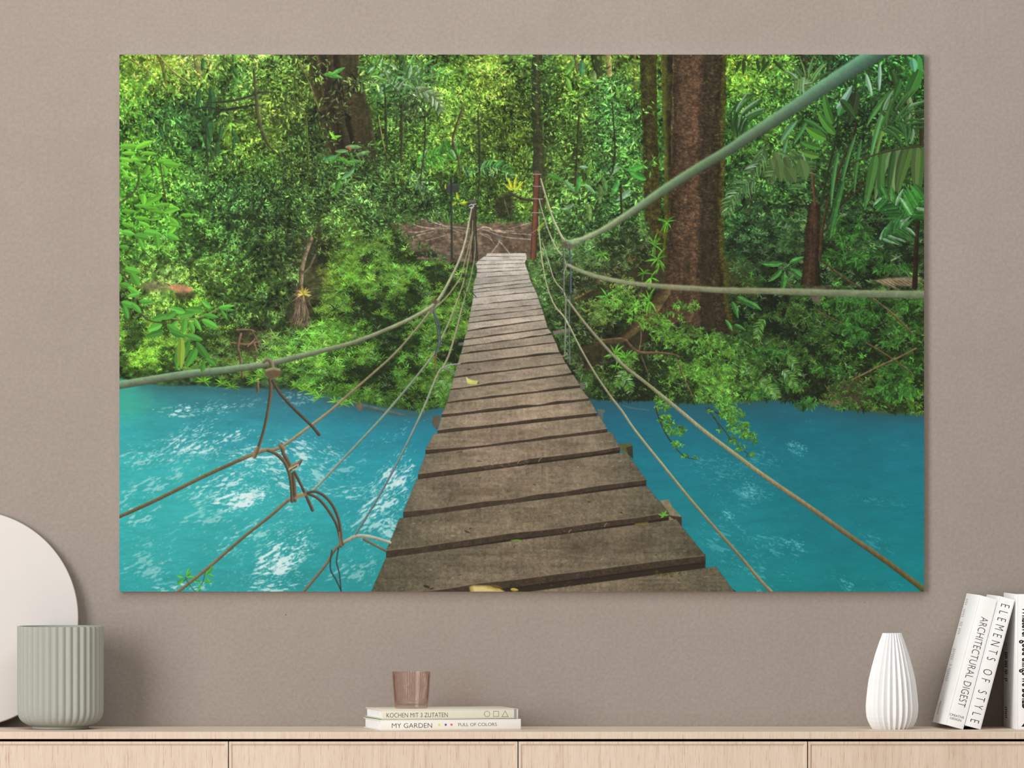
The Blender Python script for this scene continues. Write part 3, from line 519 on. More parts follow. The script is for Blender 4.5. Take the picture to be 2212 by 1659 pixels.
def bank(n, inside, s0, s1, spread=.5, gain=1.35, dk=.35, asp=.24, hue=(6, 10, 0), nl=(5, 8), spin=None, sky=.04, box_=(258, 1996, 440, 920)):
    pts = []; n = int(n * 1.5); s0 *= .78; s1 *= .8
    while len(pts) < n:
        x, y = rnd(box_[0], box_[1]), rnd(box_[2], box_[3])
        if inside(x, y): pts.append((x, y))
    pts.sort(key=lambda p: p[1])
    for x, y in pts:
        cl = at(NZ2, x, y) + .5 * at(NZ1, x, y)
        lit = cl + RNG.standard_normal() * .22
        t = gain * (1 if lit > -.02 else dk + .25 * RNG.random()) * math.exp(spread * .4 * RNG.standard_normal())
        c = leafcol(x, y, t) + (C(*hue) if lit > 0 else 0)
        if RNG.random() < sky: c = c * .6 + C(170, 206, 150) * .4
        tuft(x, y, rnd(s0, s1), c, n=int(rnd(*nl)), asp=asp, spin=spin)

def shore_y(x):
    return float(np.interp(x, [p[0] for p in shore], [p[1] for p in shore]))
def poly_in(P):
    P = np.array(P, float)
    def f(x, y):
        xa, ya = P[:, 0], P[:, 1]; xb, yb = np.roll(xa, -1), np.roll(ya, -1)
        c = ((ya > y) != (yb > y)) & (x < (xb - xa) * (y - ya) / (yb - ya + 1e-9) + xa)
        return bool(c.sum() % 2)
    return f
# soil and shade under the plants
poly([(640, 500), (690, 480), (730, 520), (720, 600), (690, 690), (640, 700), (600, 690), (640, 620)], (58, 54, 38), soft=10, al=.6)
LB1 = poly_in([(258, 470), (420, 470), (560, 480), (650, 500), (648, 600), (610, 690), (520, 720), (400, 700), (258, 720)])
bank(1900, LB1, 5, 9.5, gain=1.4, asp=.42, spin=1, nl=(3, 6), sky=.08, dk=.38)
LB2 = poly_in([(700, 470), (780, 480), (860, 510), (900, 560), (1000, 580), (1022, 640), (1016, 700), (990, 780), (960, 880), (900, 880), (800, 868), (700, 846), (640, 836), (560, 800), (540, 750), (620, 700), (690, 640), (690, 560)])
bank(2300, LB2, 8, 17, gain=1.06, asp=.22, dk=.2, hue=(8, 8, -4))
LB3 = poly_in([(258, 690), (420, 690), (540, 700), (560, 760), (530, 820), (420, 822), (330, 818), (258, 800)])
bank(900, LB3, 7, 15, gain=1.15, asp=.26, dk=.3, hue=(12, 8, -4))
for c in [(760, 380, 70, 50, 380, 9, 18), (700, 420, 60, 60, 330, 9, 18), (820, 420, 50, 50, 260, 8, 16), (640, 450, 70, 50, 260, 8, 16), (770, 470, 70, 40, 280, 8, 16), (690, 520, 40, 30, 90, 8, 15), (840, 380, 40, 30, 140, 8, 15)]:
    clump(*c, gain=1.12, shine=.10, ang=.3, jit=1.0)
for x, y, L, a, c in [(752, 325, 30, 3.0, (96, 148, 84)), (745, 318, 36, -.1, (108, 152, 92)), (726, 336, 30, 2.8, (66, 128, 74)), (756, 330, 34, 1.2, (62, 122, 46)), (730, 340, 34, .4, (72, 138, 46)), (768, 336, 34, -.35, (104, 142, 96)), (752, 350, 32, -.15, (78, 126, 62)), (712, 355, 36, -.9, (70, 124, 52)), (735, 388, 36, 1.9, (68, 124, 46)), (765, 366, 36, 2.4, (104, 160, 104)), (715, 300, 24, -.4, (120, 190, 50)), (728, 302, 26, -2.4, (122, 190, 56)), (700, 160, 40, .1, (74, 150, 60)), (716, 162, 34, -.6, (84, 160, 70))]:
    leaf(x, y, L, L * .36, a, C(*c), k=.12, rib=.35, bend=.1)
leaf(751, 317, 9, 6, .9, C(226, 50, 40), k=.1)
# leaning dead stalk and root tangle on the left bank
tube([(672, 515, 9), (660, 548, 9), (652, 580, 10), (650, 618, 8)], (118, 104, 84), soft=1.4, tex=.16, k=.35)
tube([(680, 550, 5), (668, 575, 5), (654, 590, 4)], (98, 88, 70), soft=1.2, k=.35)
for i in range(46):
    x = rnd(636, 668); tube([(650 + rnd(-6, 6), 630, 1.6), (x, rnd(650, 680), 1.6), (x + rnd(-22, 10), rnd(690, 716), 1.2)], tuple(C(116, 98, 82) * rnd(.55, 1.35)), soft=1, k=.2)
for i in range(34):
    x, y, a = 655 + rnd(-10, 12), 635 + rnd(-14, 14), rnd(0, 6.28)
    leaf(x, y, rnd(14, 30), 2.2, a, C(126, 104, 82) * rnd(.5, 1.3), k=0, bend=rnd(-.3, .3))
for i in range(12):
    leaf(655, 634, rnd(10, 19), 4, rnd(0, 6.28), C(206, 190, 90) * rnd(.75, 1.15), k=.1)
poly([(360, 622), (374, 613), (396, 614), (418, 624), (414, 631), (388, 633)], (188, 138, 98), soft=1, tex=.12)
poly([(300, 616), (330, 606), (366, 612), (362, 630), (320, 628)], (120, 108, 82), soft=3, al=.7, tex=.2)
poly([(372, 632), (420, 630), (424, 642), (380, 646)], (60, 50, 36), soft=2, al=.7)
poly([(512, 716), (560, 706), (600, 716), (596, 760), (540, 770), (510, 750)], (58, 44, 34), soft=5, al=.6)
for p in [[(512, 712, 4), (540, 712, 4), (552, 717, 3)], [(500, 740, 4), (530, 744, 5), (545, 742, 3)], [(520, 720, 5), (514, 748, 6), (518, 766, 5), (521, 790, 5), (524, 815, 4)], [(580, 712, 4), (560, 722, 5), (548, 735, 5), (554, 760, 6), (552, 780, 5)], [(592, 724, 4), (570, 734, 4), (550, 738, 5)], [(545, 715, 4), (552, 728, 4), (560, 745, 4)], [(535, 748, 3), (548, 736, 3)], [(554, 778, 5), (556, 800, 6), (557, 846, 5)]]:
    tube(p, tuple(C(122, 98, 80) * rnd(.8, 1.15)), soft=1.2, k=.4, tex=.14)
bank(160, poly_in([(556, 720), (700, 700), (700, 840), (640, 838), (560, 810)]), 12, 20, gain=1.5, asp=.2, dk=.5)
for x, y in [(560, 812), (548, 824), (660, 842), (676, 850), (690, 858), (640, 836), (725, 868), (742, 874), (752, 866), (480, 830), (440, 824), (500, 836)]:
    tuft(x, y, 18, C(104, 172, 44), n=7, asp=.2)
for _ in range(70):
    x = rnd(700, 975); tuft(x, shore_y(x) - rnd(4, 26), rnd(9, 16), C(66, 112, 40) * rnd(.6, 1.25), n=6, spin=1, asp=.22)

# ---- right bank
RB0 = poly_in([(1140, 560), (1200, 520), (1300, 490), (1400, 480), (1410, 560), (1330, 600), (1240, 640), (1236, 700), (1260, 800), (1290, 860), (1240, 800), (1190, 700), (1160, 620)])
bank(1100, RB0, 6, 13, gain=1.15, asp=.34, spin=1, nl=(4, 6), sky=.12, dk=.4, hue=(2, 6, 4))
RB1 = poly_in([(1300, 600), (1360, 590), (1390, 640), (1340, 690), (1300, 700), (1280, 690)])
RB2 = poly_in([(1240, 660), (1300, 640), (1340, 700), (1290, 735), (1240, 750)])
bank(230, RB1, 7, 13, gain=1.5, asp=.4, spin=1, nl=(4, 6)); bank(220, RB2, 7, 13, gain=1.4, asp=.4, spin=1, nl=(4, 6))
RB3 = poly_in([(1300, 780), (1380, 760), (1430, 700), (1480, 700), (1560, 720), (1620, 740), (1640, 800), (1640, 866), (1560, 866), (1480, 868), (1400, 864), (1290, 862), (1262, 810)])
bank(1700, RB3, 6, 13, gain=1.12, asp=.4, spin=1, nl=(4, 6), dk=.3)
RB4 = poly_in([(1570, 620), (1700, 600), (1996, 600), (1996, 894), (1900, 888), (1830, 880), (1760, 870), (1640, 862), (1620, 760), (1580, 700)])
bank(1900, RB4, 7, 15, gain=.98, asp=.38, spin=1, nl=(4, 6), dk=.26, hue=(4, 8, -2))
RB5 = poly_in([(1572, 440), (1700, 430), (1996, 440), (1996, 620), (1700, 620), (1580, 600)])
bank(700, RB5, 9, 18, gain=1.0, asp=.36, nl=(4, 6), dk=.3, hue=(2, 6, 4), sky=.09)
for cx, cy, rx, ry, n in [(1370, 660, 30, 16, 26), (1395, 690, 36, 20, 34), (1445, 690, 34, 16, 24), (1480, 660, 26, 12, 16), (1420, 720, 26, 16, 20), (1460, 740, 30, 20, 30), (1520, 740, 40, 16, 36), (1550, 760, 40, 24, 44), (1500, 800, 40, 24, 40), (1560, 810, 30, 30, 40), (1530, 846, 26, 12, 24), (1365, 770, 16, 14, 14), (1430, 880, 20, 6, 12), (1340, 640, 20, 20, 20), (1310, 760, 0, 0, 0)]:
    for _ in range(n):
        a = rnd(0, 6.28); r = math.sqrt(RNG.random())
        tuft(cx + math.cos(a) * r * rx, cy + math.sin(a) * r * ry, rnd(6, 11), C(88, 142, 50) * rnd(.65, 1.25), n=5, spin=1, asp=.42)
for x, y, s in [(1328, 765, 26), (1352, 772, 24), (1310, 640, 22), (1402, 650, 30), (1420, 560, 28), (1412, 530, 26), (1440, 480, 24), (1405, 600, 24), (1390, 590, 18), (1300, 550, 18), (1330, 790, 16)]:
    tuft(x, y, s, C(86, 156, 46), n=9, spin=1, asp=.2, rib=.3)
for cx, cy, rx, ry, n, s0, s1 in [(1830, 650, 40, 10, 30, 12, 22), (1850, 690, 46, 20, 36, 12, 24), (1850, 715, 20, 16, 20, 14, 26), (1890, 670, 20, 24, 14, 12, 20), (1780, 650, 20, 10, 10, 12, 20), (1960, 660, 26, 10, 14, 12, 20), (1940, 730, 40, 20, 26, 10, 18), (1800, 800, 50, 10, 26, 10, 18), (1930, 840, 50, 16, 40, 12, 24), (1950, 800, 40, 14, 24, 12, 22), (1740, 870, 22, 8, 16, 10, 20), (1660, 760, 50, 10, 22, 12, 22), (1700, 830, 40, 14, 26, 10, 16), (1640, 850, 30, 12, 24, 9, 14), (1870, 560, 50, 12, 26, 14, 26), (1800, 555, 30, 12, 16, 14, 24), (1930, 580, 40, 8, 20, 12, 20), (1620, 600, 30, 14, 12, 9, 14), (1830, 500, 40, 24, 24, 14, 26)]:
    for _ in range(n):
        a = rnd(0, 6.28); r = math.sqrt(RNG.random())
        tuft(cx + math.cos(a) * r * rx, cy + math.sin(a) * r * ry, rnd(s0, s1) * .8, C(52, 104, 40) * rnd(.45, 1.25), n=6, spin=1, asp=.34, rib=.3)
for x, y, L, a in [(1690, 568, 46, 3.0), (1688, 582, 40, 2.3), (1694, 586, 48, 1.6), (1706, 580, 52, .55), (1704, 568, 36, -.5), (1592, 640, 46, .5), (1610, 650, 40, .4), (1580, 650, 40, 1.1), (1586, 700, 28, .4), (1566, 690, 30, .9)]:
    leaf(x, y, L, L * .36, a, C(62, 122, 56) * rnd(.85, 1.1), k=.2, rib=.5, bend=.12)
# fallen palm leaves and bare soil
poly([(1886, 606), (1920, 600), (1990, 598), (1980, 616), (1966, 618), (1930, 616), (1946, 628), (1920, 618)], (142, 126, 98), soft=1, tex=.12)
for i in range(9): tube([(1890 + i * 10, 606, 1.5), (1916 + i * 10, 620, 1.2)], (70, 60, 44), soft=1, al=.8)
poly([(1734, 618), (1800, 616), (1776, 626), (1770, 660), (1756, 650)], (96, 84, 70), soft=2, al=.8, tex=.25)
poly([(1800, 842), (1840, 830), (1880, 850), (1870, 880), (1820, 880), (1790, 874)], (70, 56, 42), soft=4, al=.6, tex=.25)
for _ in range(60): tuft(rnd(1790, 1890), rnd(836, 884), rnd(6, 12), C(60, 110, 40) * rnd(.5, 1.3), n=5, spin=1, asp=.34)
poly([(1790, 868), (1815, 864), (1818, 873), (1794, 876)], (132, 108, 88), soft=1, al=.6)
for p in [[(1780, 566, 4), (1822, 600, 5), (1860, 622, 4)], [(1880, 640, 3), (1930, 680, 4), (1970, 720, 3)], [(1760, 668, 3), (1820, 700, 3)], [(1840, 820, 3), (1900, 790, 4), (1940, 772, 4), (1978, 752, 3)], [(1870, 740, 3), (1920, 770, 3), (1970, 806, 3)], [(1300, 735, 5), (1345, 732, 6), (1360, 745, 6), (1380, 760, 6), (1420, 762, 6), (1450, 764, 4), (1466, 770, 4)], [(1382, 704, 3), (1384, 728, 3), (1380, 755, 3)], [(1384, 768, 3), (1396, 798, 3), (1400, 815, 2)], [(1464, 778, 3), (1474, 810, 3), (1490, 845, 3), (1498, 860, 2)], [(1780, 830, 2), (1795, 850, 2), (1810, 862, 2)], [(1376, 640, 3), (1388, 620, 2)]]:
    tube(p, tuple(C(104, 84, 62) * rnd(.75, 1.15)), soft=1.2, k=.35, tex=.12)
# ferns
for p in [[(1700, 770), (1716, 790), (1724, 812)], [(1690, 800), (1706, 814), (1716, 836)], [(1660, 830), (1672, 845), (1680, 860)], [(1640, 820), (1656, 834), (1664, 852)], [(1350, 800), (1340, 815), (1334, 835)], [(1345, 812), (1356, 826), (1360, 846)], [(1650, 690), (1640, 705), (1634, 730)], [(960, 820), (950, 836), (946, 856)], [(965, 826), (970, 842), (968, 860)]]:
    frond(p, 14, 8, 16, 2.6, (88, 138, 60), lean=1.0, shine=.15, droop=.1, stem=1.2)

# ---- the big palms on the right
scatter(2600, 1572, 1996, 118, 470, 4, 11, spread=.55, gain=1.0, al=.9)
scatter(900, 1572, 1720, 118, 260, 4, 9, spread=.55, gain=1.15)
dapple(.2, 0, 420)
trunk([(440, 1748, 1772), (500, 1738, 1770), (560, 1735, 1768), (615, 1730, 1772)], [(0, 34, 26, 18), (.4, 66, 46, 32), (1, 30, 24, 18)], tex=.3, soft=3)
for p, c in [([(1770, 560, 7), (1778, 480, 7), (1800, 400, 6), (1830, 320, 4)], (58, 46, 28)), ([(1760, 440, 6), (1756, 400, 6), (1752, 350, 4)], (92, 62, 40)), ([(1772, 440, 5), (1790, 360, 5), (1806, 290, 4), (1812, 200, 3)], (34, 44, 26)), ([(1815, 385, 4), (1850, 350, 4), (1900, 330, 4), (1990, 312, 3)], (44, 54, 32)), ([(1780, 500, 4), (1840, 410, 4), (1870, 390, 3)], (44, 40, 26)), ([(1790, 470, 4), (1830, 360, 5), (1850, 260, 5)], (40, 34, 24)),
             ([(1618, 480, 3), (1622, 400, 4), (1632, 340, 3)], (60, 58, 38)), ([(1975, 620, 12), (1978, 540, 10), (1982, 470, 8)], (36, 28, 20)), ([(1988, 250, 10), (1990, 320, 8)], (46, 38, 26)), ([(1800, 455, 4), (1860, 405, 4), (1880, 395, 3)], (46, 40, 28))]:
    tube(p, c, soft=1.4, tex=.16)
for (x, y, L, w, a, c, b) in [
    (1804, 290, 62, 20, 3.9, (66, 118, 44), .15), (1798, 268, 70, 18, 4.25, (58, 110, 42), .2), (1784, 300, 52, 22, 3.55, (72, 128, 42), .1), (1772, 320, 46, 16, 3.35, (58, 112, 40), .1), (1768, 338, 40, 16, 3.3, (76, 124, 46), .1), (1810, 250, 50, 18, 5.2, (60, 122, 62), -.2), (1806, 235, 60, 15, 5.5, (120, 160, 140), -.2),
    (1926, 196, 170, 12, 2.02, (82, 136, 78), -.16), (1930, 206, 150, 11, 1.95, (88, 126, 62), -.10), (1934, 192, 100, 13, 2.5, (70, 124, 60), -.28), (1860, 300, 120, 9, 1.80, (56, 104, 52), -.1), (1848, 290, 120, 9, 1.95, (62, 112, 60), -.12), (1870, 160, 50, 10, 1.3, (140, 180, 150), 0), (1900, 138, 60, 9, 1.6, (130, 172, 150), 0),
    (1955, 190, 90, 14, 1.25, (112, 136, 82), .1), (1850, 200, 70, 20, 1.7, (40, 54, 32), .1), (1815, 215, 50, 18, .8, (40, 70, 34), .1), (1925, 150, 60, 12, 1.2, (46, 74, 38), .1), (1945, 170, 50, 14, 1.9, (44, 92, 42), 0), (1930, 260, 60, 10, .6, (44, 76, 36), .1), (1918, 265, 80, 11, 1.0, (40, 66, 32), .1), (1980, 118, 70, 26, 1.5, (56, 124, 60), .1), (1985, 150, 70, 30, 1.9, (52, 104, 42), .1), (1970, 126, 30, 18, 1.4, (92, 160, 120), 0),
    (1720, 262, 60, 12, 2.4, (86, 138, 96), -.2), (1735, 258, 56, 11, .35, (54, 104, 46), .2), (1740, 265, 50, 10, 2.0, (62, 120, 60), .1), (1700, 300, 50, 9, 1.9, (80, 130, 84), -.1), (1822, 390, 130, 14, 1.9, (48, 98, 46), -.1), (1810, 330, 120, 9, 1.8, (66, 120, 60), -.1)]:
    leaf(x, y, L, w, a, C(*c), k=.16, rib=.4, bend=b, p=.5, q=.7, soft=1.3)
frond([(1755, 200), (1756, 180), (1740, 166), (1715, 172)], 12, 24, 50, 5, (88, 126, 70), lean=1.2, droop=.25, shine=.3)
for x, y, L, w_, a, c in [(1990, 318, 128, 17, 1.70, (54, 88, 38)), (1966, 318, 104, 15, 1.92, (66, 98, 44)), (1944, 321, 130, 16, 1.88, (104, 130, 84)), (1921, 326, 110, 14, 2.0, (92, 122, 76)), (1906, 330, 132, 14, 1.72, (60, 100, 46)), (1890, 336, 120, 15, 1.75, (64, 110, 50)), (1980, 318, 100, 16, 1.7, (78, 104, 54)), (1953, 320, 96, 12, 1.9, (60, 84, 42)), (1930, 326, 100, 10, 1.78, (44, 76, 36))]:
    leaf(x, y, L, w_, a, C(*c), k=.12, rib=.3, bend=rnd(-.16, .02), p=.22, q=.62, soft=1.4)
tube([(1840, 352, 4), (1890, 334, 4), (1940, 322, 4), (1996, 316, 3)], (54, 62, 36), soft=1.2)
frond([(1900, 240), (1950, 236), (1985, 262)], 12, 30, 60, 6, (56, 92, 44), lean=1.0, droop=.2)
frond([(1900, 280), (1940, 262), (1975, 280)], 10, 30, 56, 6, (46, 84, 40), lean=.9, droop=.25)
frond([(1580, 240), (1600, 246), (1620, 262)], 10, 30, 54, 6, (44, 84, 38), lean=1.3, droop=.2)
frond([(1650, 320), (1640, 350), (1620, 372)], 12, 16, 34, 3.5, (76, 112, 66), lean=.8, shine=.06)
frond([(1630, 390), (1606, 400), (1585, 425)], 12, 18, 34, 3.5, (84, 120, 74), lean=.9, shine=.06)
frond([(1740, 340), (1700, 350), (1666, 380)], 12, 18, 40, 4, (78, 110, 62), lean=.9, shine=.05)
frond([(1585, 420), (1575, 440), (1570, 460)], 10, 14, 26, 3, (80, 118, 66), lean=.9, shine=.06)
frond([(1700, 410), (1720, 380), (1740, 350)], 12, 20, 40, 4, (64, 104, 56), lean=.8, shine=.05)
frond([(1960, 480), (1930, 440), (1900, 425)], 12, 24, 44, 8, (48, 108, 46), lean=.9, droop=.2)
frond([(1965, 470), (1985, 440), (1996, 420)], 8, 30, 50, 12, (52, 116, 44), lean=.9)
frond([(1900, 520), (1930, 500), (1960, 490)], 10, 24, 44, 7, (50, 104, 50), lean=.8)
for x, y, r in [(1672, 340, 16), (1680, 362, 22), (1696, 372, 22), (1728, 360, 24), (1694, 348, 14), (1664, 352, 12)]:
    leaf(x, y - r * .7, r * 2, r * 1.5, 1.3 + rnd(-.3, .3), C(74, 98, 54) * rnd(.85, 1.1), k=.08, rib=.15)
for x, y, L, a in [(1606, 124, 40, 1.6), (1634, 124, 34, 1.4), (1662, 130, 40, 2.2), (1668, 128, 36, .8), (1600, 130, 30, 2.0), (1650, 122, 26, 1.7)]:
    leaf(x, y, L, 10, a, C(40, 62, 30), k=.1)

_keep = CV.copy(); dapple(.2, 300, 790)
_m = np.ones((PH, PW), f32)
_m[:, :] = (np.arange(PH)[:, None] + PY0) < np.interp(np.arange(PW) + PX0, [p[0] for p in shore], [p[1] for p in shore])[None, :] - 6
_m = blur(_m, 3)[..., None]
CV[:] = _keep + (CV - _keep) * _m
# ---- twig over the water on the right
for p in [[(1416, 880, 3), (1424, 905, 3), (1440, 940, 3), (1462, 970, 2), (1480, 986, 2), (1504, 992, 1)], [(1530, 880, 3), (1570, 905, 3), (1600, 930, 2), (1632, 950, 1)], [(1540, 900, 2), (1565, 930, 2), (1584, 955, 2), (1620, 984, 1.5)], [(1524, 880, 2), (1545, 905, 2), (1556, 930, 2)]]:
    tube(p, (56, 58, 38), soft=1)
for cx, cy, rx, ry, n in [(1434, 862, 26, 10, 40), (1440, 905, 18, 12, 34), (1448, 926, 16, 12, 26), (1470, 930, 16, 8, 18), (1464, 960, 12, 9, 14), (1478, 984, 12, 5, 6), (1502, 990, 4, 3, 3), (1566, 872, 24, 20, 80), (1580, 896, 26, 16, 84), (1594, 922, 26, 12, 50), (1614, 940, 18, 9, 32), (1624, 950, 12, 6, 10), (1582, 950, 12, 8, 10), (1596, 965, 14, 6, 8), (1620, 982, 8, 5, 6), (1556, 930, 8, 6, 4), (1535, 890, 10, 8, 6)]:
    for _ in range(n):
        a = rnd(0, 6.28); r = math.sqrt(RNG.random())
        tuft(cx + math.cos(a) * r * rx, cy + math.sin(a) * r * ry, rnd(4, 7.5), C(88, 150, 54) * rnd(.6, 1.2), n=4, spin=1, asp=.5)

# ---- sign and posts
for p, c, s in [([(974, 384, 4), (975, 470, 4), (976, 556, 5)], (48, 54, 50), .9)]: tube(p, c, soft=s)
poly([(963, 398), (989, 396), (991, 415), (964, 417)], (52, 58, 56), tex=.06)
poly([(963, 398), (989, 396), (989, 400), (963, 402)], (64, 70, 66))
tube([(975, 390, 4), (975, 420, 4)], (40, 44, 42), soft=.8)
trunk([(432, 1013, 1028), (500, 1016, 1029), (563, 1020, 1033)], [(0, 36, 32, 28), (.4, 70, 62, 48), (.75, 66, 60, 46), (1, 40, 36, 28)], tex=.2, soft=1, wob=.5)
poly([(1012, 432), (1027, 431), (1028, 437), (1013, 438)], (92, 92, 90))
trunk([(369, 1153, 1166), (450, 1150, 1163), (560, 1145, 1158)], [(0, 70, 40, 32), (.3, 116, 72, 56), (.7, 100, 62, 48), (1, 58, 36, 28)], tex=.14, soft=1, wob=.4)
poly([(1153, 369), (1166, 370), (1165, 376), (1153, 376)], (92, 70, 60))
for xa, xb, y in [(1151, 1168, 376), (1150, 1168, 402), (1149, 1172, 429), (1148, 1170, 459)]:
    tube([(xa, y, 1.8), (xb, y + .6, 1.8)], (158, 156, 150), soft=.8)

# ---- bridge deck: (left end, right end) of each plank's near upper edge, left/right of its far edge, face thickness
JO = [((1048, 553), (1137, 552.5)), ((1034, 562), (1137, 560)), ((1027, 571), (1133, 567.5)), ((1030, 580), (1136, 575.5)), ((1030, 588), (1138, 582)), ((1028, 599), (1142, 591.5)), ((1022, 615), (1144, 601.7)), ((1022, 623.8), (1147, 609.3)), ((1022, 631), (1150, 617)), ((1022, 641.7), (1157, 629)),
      ((1019, 657.5), (1162, 643.5)), ((1016, 670.8), (1166, 656.2)), ((1014, 683.5), (1170, 664.8)), ((1011, 695.6), (1173.5, 677.5)), ((1009, 713), (1177, 688.7)), ((1003, 731.5), (1182, 707.3)), ((1000, 746.3), (1190.6, 720)), ((995.6, 762), (1199, 737.4)), ((988.5, 784), (1207.6, 759.7)), ((981.5, 812), (1220.5, 782)), ((973, 838), (1234, 805)), ((967, 867), (1252, 832)),
      ((954, 894.5), (1271, 859)), ((945, 929), (1289, 889.5)), ((919, 974), (1311, 926)), ((902.5, 1023.5), (1338, 965.5)), ((871, 1106), (1395, 1037)), ((833.5, 1189), (1444, 1108)), ((794, 1278 + 14), (1523, 1200)), ((780, 1330), (1596, 1290))]
FAR = {0: ((1052, 547), (1135, 546.5)), 22: ((964, 871), (1253, 837)), 23: ((953, 901), (1274, 864.5)), 24: ((936, 937), (1294, 897)), 25: ((919, 980.5), (1320.5, 932)), 26: ((899, 1035), (1352, 976)), 27: ((863, 1119), (1395, 1048)), 28: ((833, 1204), (1460, 1121)), 29: ((780, 1326), (1546, 1223))}
GW = fbm(PH, PW, 90, 5, 3); GS = fbm(PH, PW, 5, 4, 2); GB = fbm(PH, PW, 60, 34, 3); GX = fbm(PH, PW, 5, 60, 2)
# beam ends under the deck
for q, c in [([(1300, 894), (1308, 886), (1304, 884), (1290, 884)], (88, 98, 92)), ([(1232, 812), (1256, 826), (1262, 836), (1240, 838)], (70, 72, 62)), ([(1290, 884), (1302, 890), (1302, 906), (1296, 906)], (92, 100, 94)), ([(1252, 826), (1262, 828), (1264, 840), (1254, 842)], (96, 98, 88)),
             ([(933, 899), (952, 897), (950, 906), (944, 928), (934, 918)], (88, 78, 66)), ([(1338, 958), (1364, 957), (1367, 990), (1352, 976), (1338, 972)], (84, 84, 52)), ([(1352, 966), (1366, 962), (1367, 992), (1356, 980)], (56, 50, 40)), ([(1426, 1080), (1444, 1078), (1450, 1092), (1472, 1116), (1472, 1136), (1440, 1122)], (128, 120, 96)), ([(1442, 1112), (1472, 1116), (1472, 1136), (1456, 1122)], (60, 50, 40)),
             ([(1193, 715), (1230, 708), (1234, 715), (1196, 722)], (112, 104, 100)), ([(990, 740), (1003, 738), (1000, 746), (990, 746)], (92, 100, 96))]:
    poly(q, c, tex=.14)
poly([(794, 1279), (1110, 1262), (1523, 1196), (1523, 1226), (1592, 1279)], (46, 38, 30))
ND = len(JO)
for i in range(ND):
    (lx, ly), (rx, ry) = JO[i]
    f = min(1, max(0, (ly - 553) / 640.)) ** .8
    th = 1.0 + 11 * max(0, (ly - 560) / 640.) ** 1.5
    if i in FAR: (ux, uy), (vx, vy) = FAR[i]
    else:
        (ax, ay), (bx, by) = JO[i - 1]
        ux, uy, vx, vy = lx + (ax - lx) * .75, ay + th, rx + (bx - rx) * .8, by + th * .85
    base = np.array([[204, 197, 190], [192, 182, 173], [170, 154, 138], [146, 129, 110], [126, 111, 94], [116, 104, 86]], f32)
    b = np.stack([np.interp(f * 5, range(6), base[:, k]) for k in range(3)]) * rnd(.93, 1.06)
    # dark joint / front face below the near edge
    n = 9
    wob = [RNG.standard_normal() * (.3 + 1.0 * f) for _ in range(n + 1)]
    near = [(lx + (rx - lx) * j / n, ly + (ry - ly) * j / n + wob[j]) for j in range(n + 1)]
    tk = 1.08 if i >= 22 else 1.
    low = [(p[0] + .2, p[1] + th * tk * (1.1 - .25 * j / n)) for j, p in enumerate(near)]
    poly([(ux, uy)] + [(vx, vy)] + near[::-1], (40, 32, 26), soft=0)
    if i + 1 in FAR and i + 2 < ND: poly([near[0], near[-1], (min(FAR[i + 1][1][0], near[-1][0]), FAR[i + 1][1][1] + 3), (max(FAR[i + 1][0][0], near[0][0]), FAR[i + 1][0][1] + 3)], (42, 34, 28))
    poly(near + [(p[0], p[1] + 2 + 2 * f) for p in low[::-1]], (40, 32, 26))
    poly(near + low[::-1], (62, 51, 41) if f > .3 else (74, 62, 52), tex=.22)
    side = np.clip((np.abs((np.arange(PW) + PX0) - (lx + rx) / 2) / ((rx - lx) / 2)) ** 3, 0, 1)[None, :, None].astype(f32)
    y0, y1 = max(0, int(min(uy, vy) - PY0) - 3), min(PH, int(max(ly, ry) - PY0) + 6)
    tex = np.zeros((PH, PW, 3), f32)
    st = 1 + .17 * GB[y0:y1] + .10 * GW[y0:y1] * (.6 + .6 * f) + .13 * GS[y0:y1] * (.3 + f) + (.07 * GX[y0:y1] if f > .6 else 0) + (.045 + .03 * f) * RNG.standard_normal((y1 - y0, PW)).astype(f32)
    tex[y0:y1] = b * st[..., None] * (1 - .14 * side * C(1.2, .85, 1.0) * (.3 + f))
    poly([(ux, uy), (vx, vy)] + near[::-1], tex)
    tube([(p[0], p[1] - .6, .8 + 1.2 * f) for p in near], tuple(np.clip(b * 1.16, 0, 235)), soft=1, al=.45, k=.0, tex=.1)
    # knots, grit and stains
    for _ in range(int(3 + 26 * f)):
        a, c2 = rnd(.04, .96), rnd(.15, .9)
        x = (ux + (vx - ux) * a) * (1 - c2) + (lx + (rx - lx) * a) * c2; y = (uy + (vy - uy) * a) * (1 - c2) + (ly + (ry - ly) * a) * c2
        s = .4 + 1.5 * f
        dk = RNG.random() < .55
        leaf(x, y, rnd(2, 7) * s, rnd(.6, 1.6) * s, rnd(-.35, .15), C(62, 50, 40) if dk else C(190, 178, 160), k=0, al=rnd(.25, .6))
    for _ in range(int(2 + 3 * f)):
        a, c2 = rnd(.1, .9), rnd(.2, .7)
        x = (ux + (vx - ux) * a) * (1 - c2) + (lx + (rx - lx) * a) * c2; y = (uy + (vy - uy) * a) * (1 - c2) + (ly + (ry - ly) * a) * c2
        h = (ly - uy) * .32
        leaf(x, y, rnd(30, 70) * (.3 + f), max(2, h), rnd(-.2, 0), C(92, 72, 48) * (1 - .2 * f), k=0, al=rnd(.12, .28), soft=5)
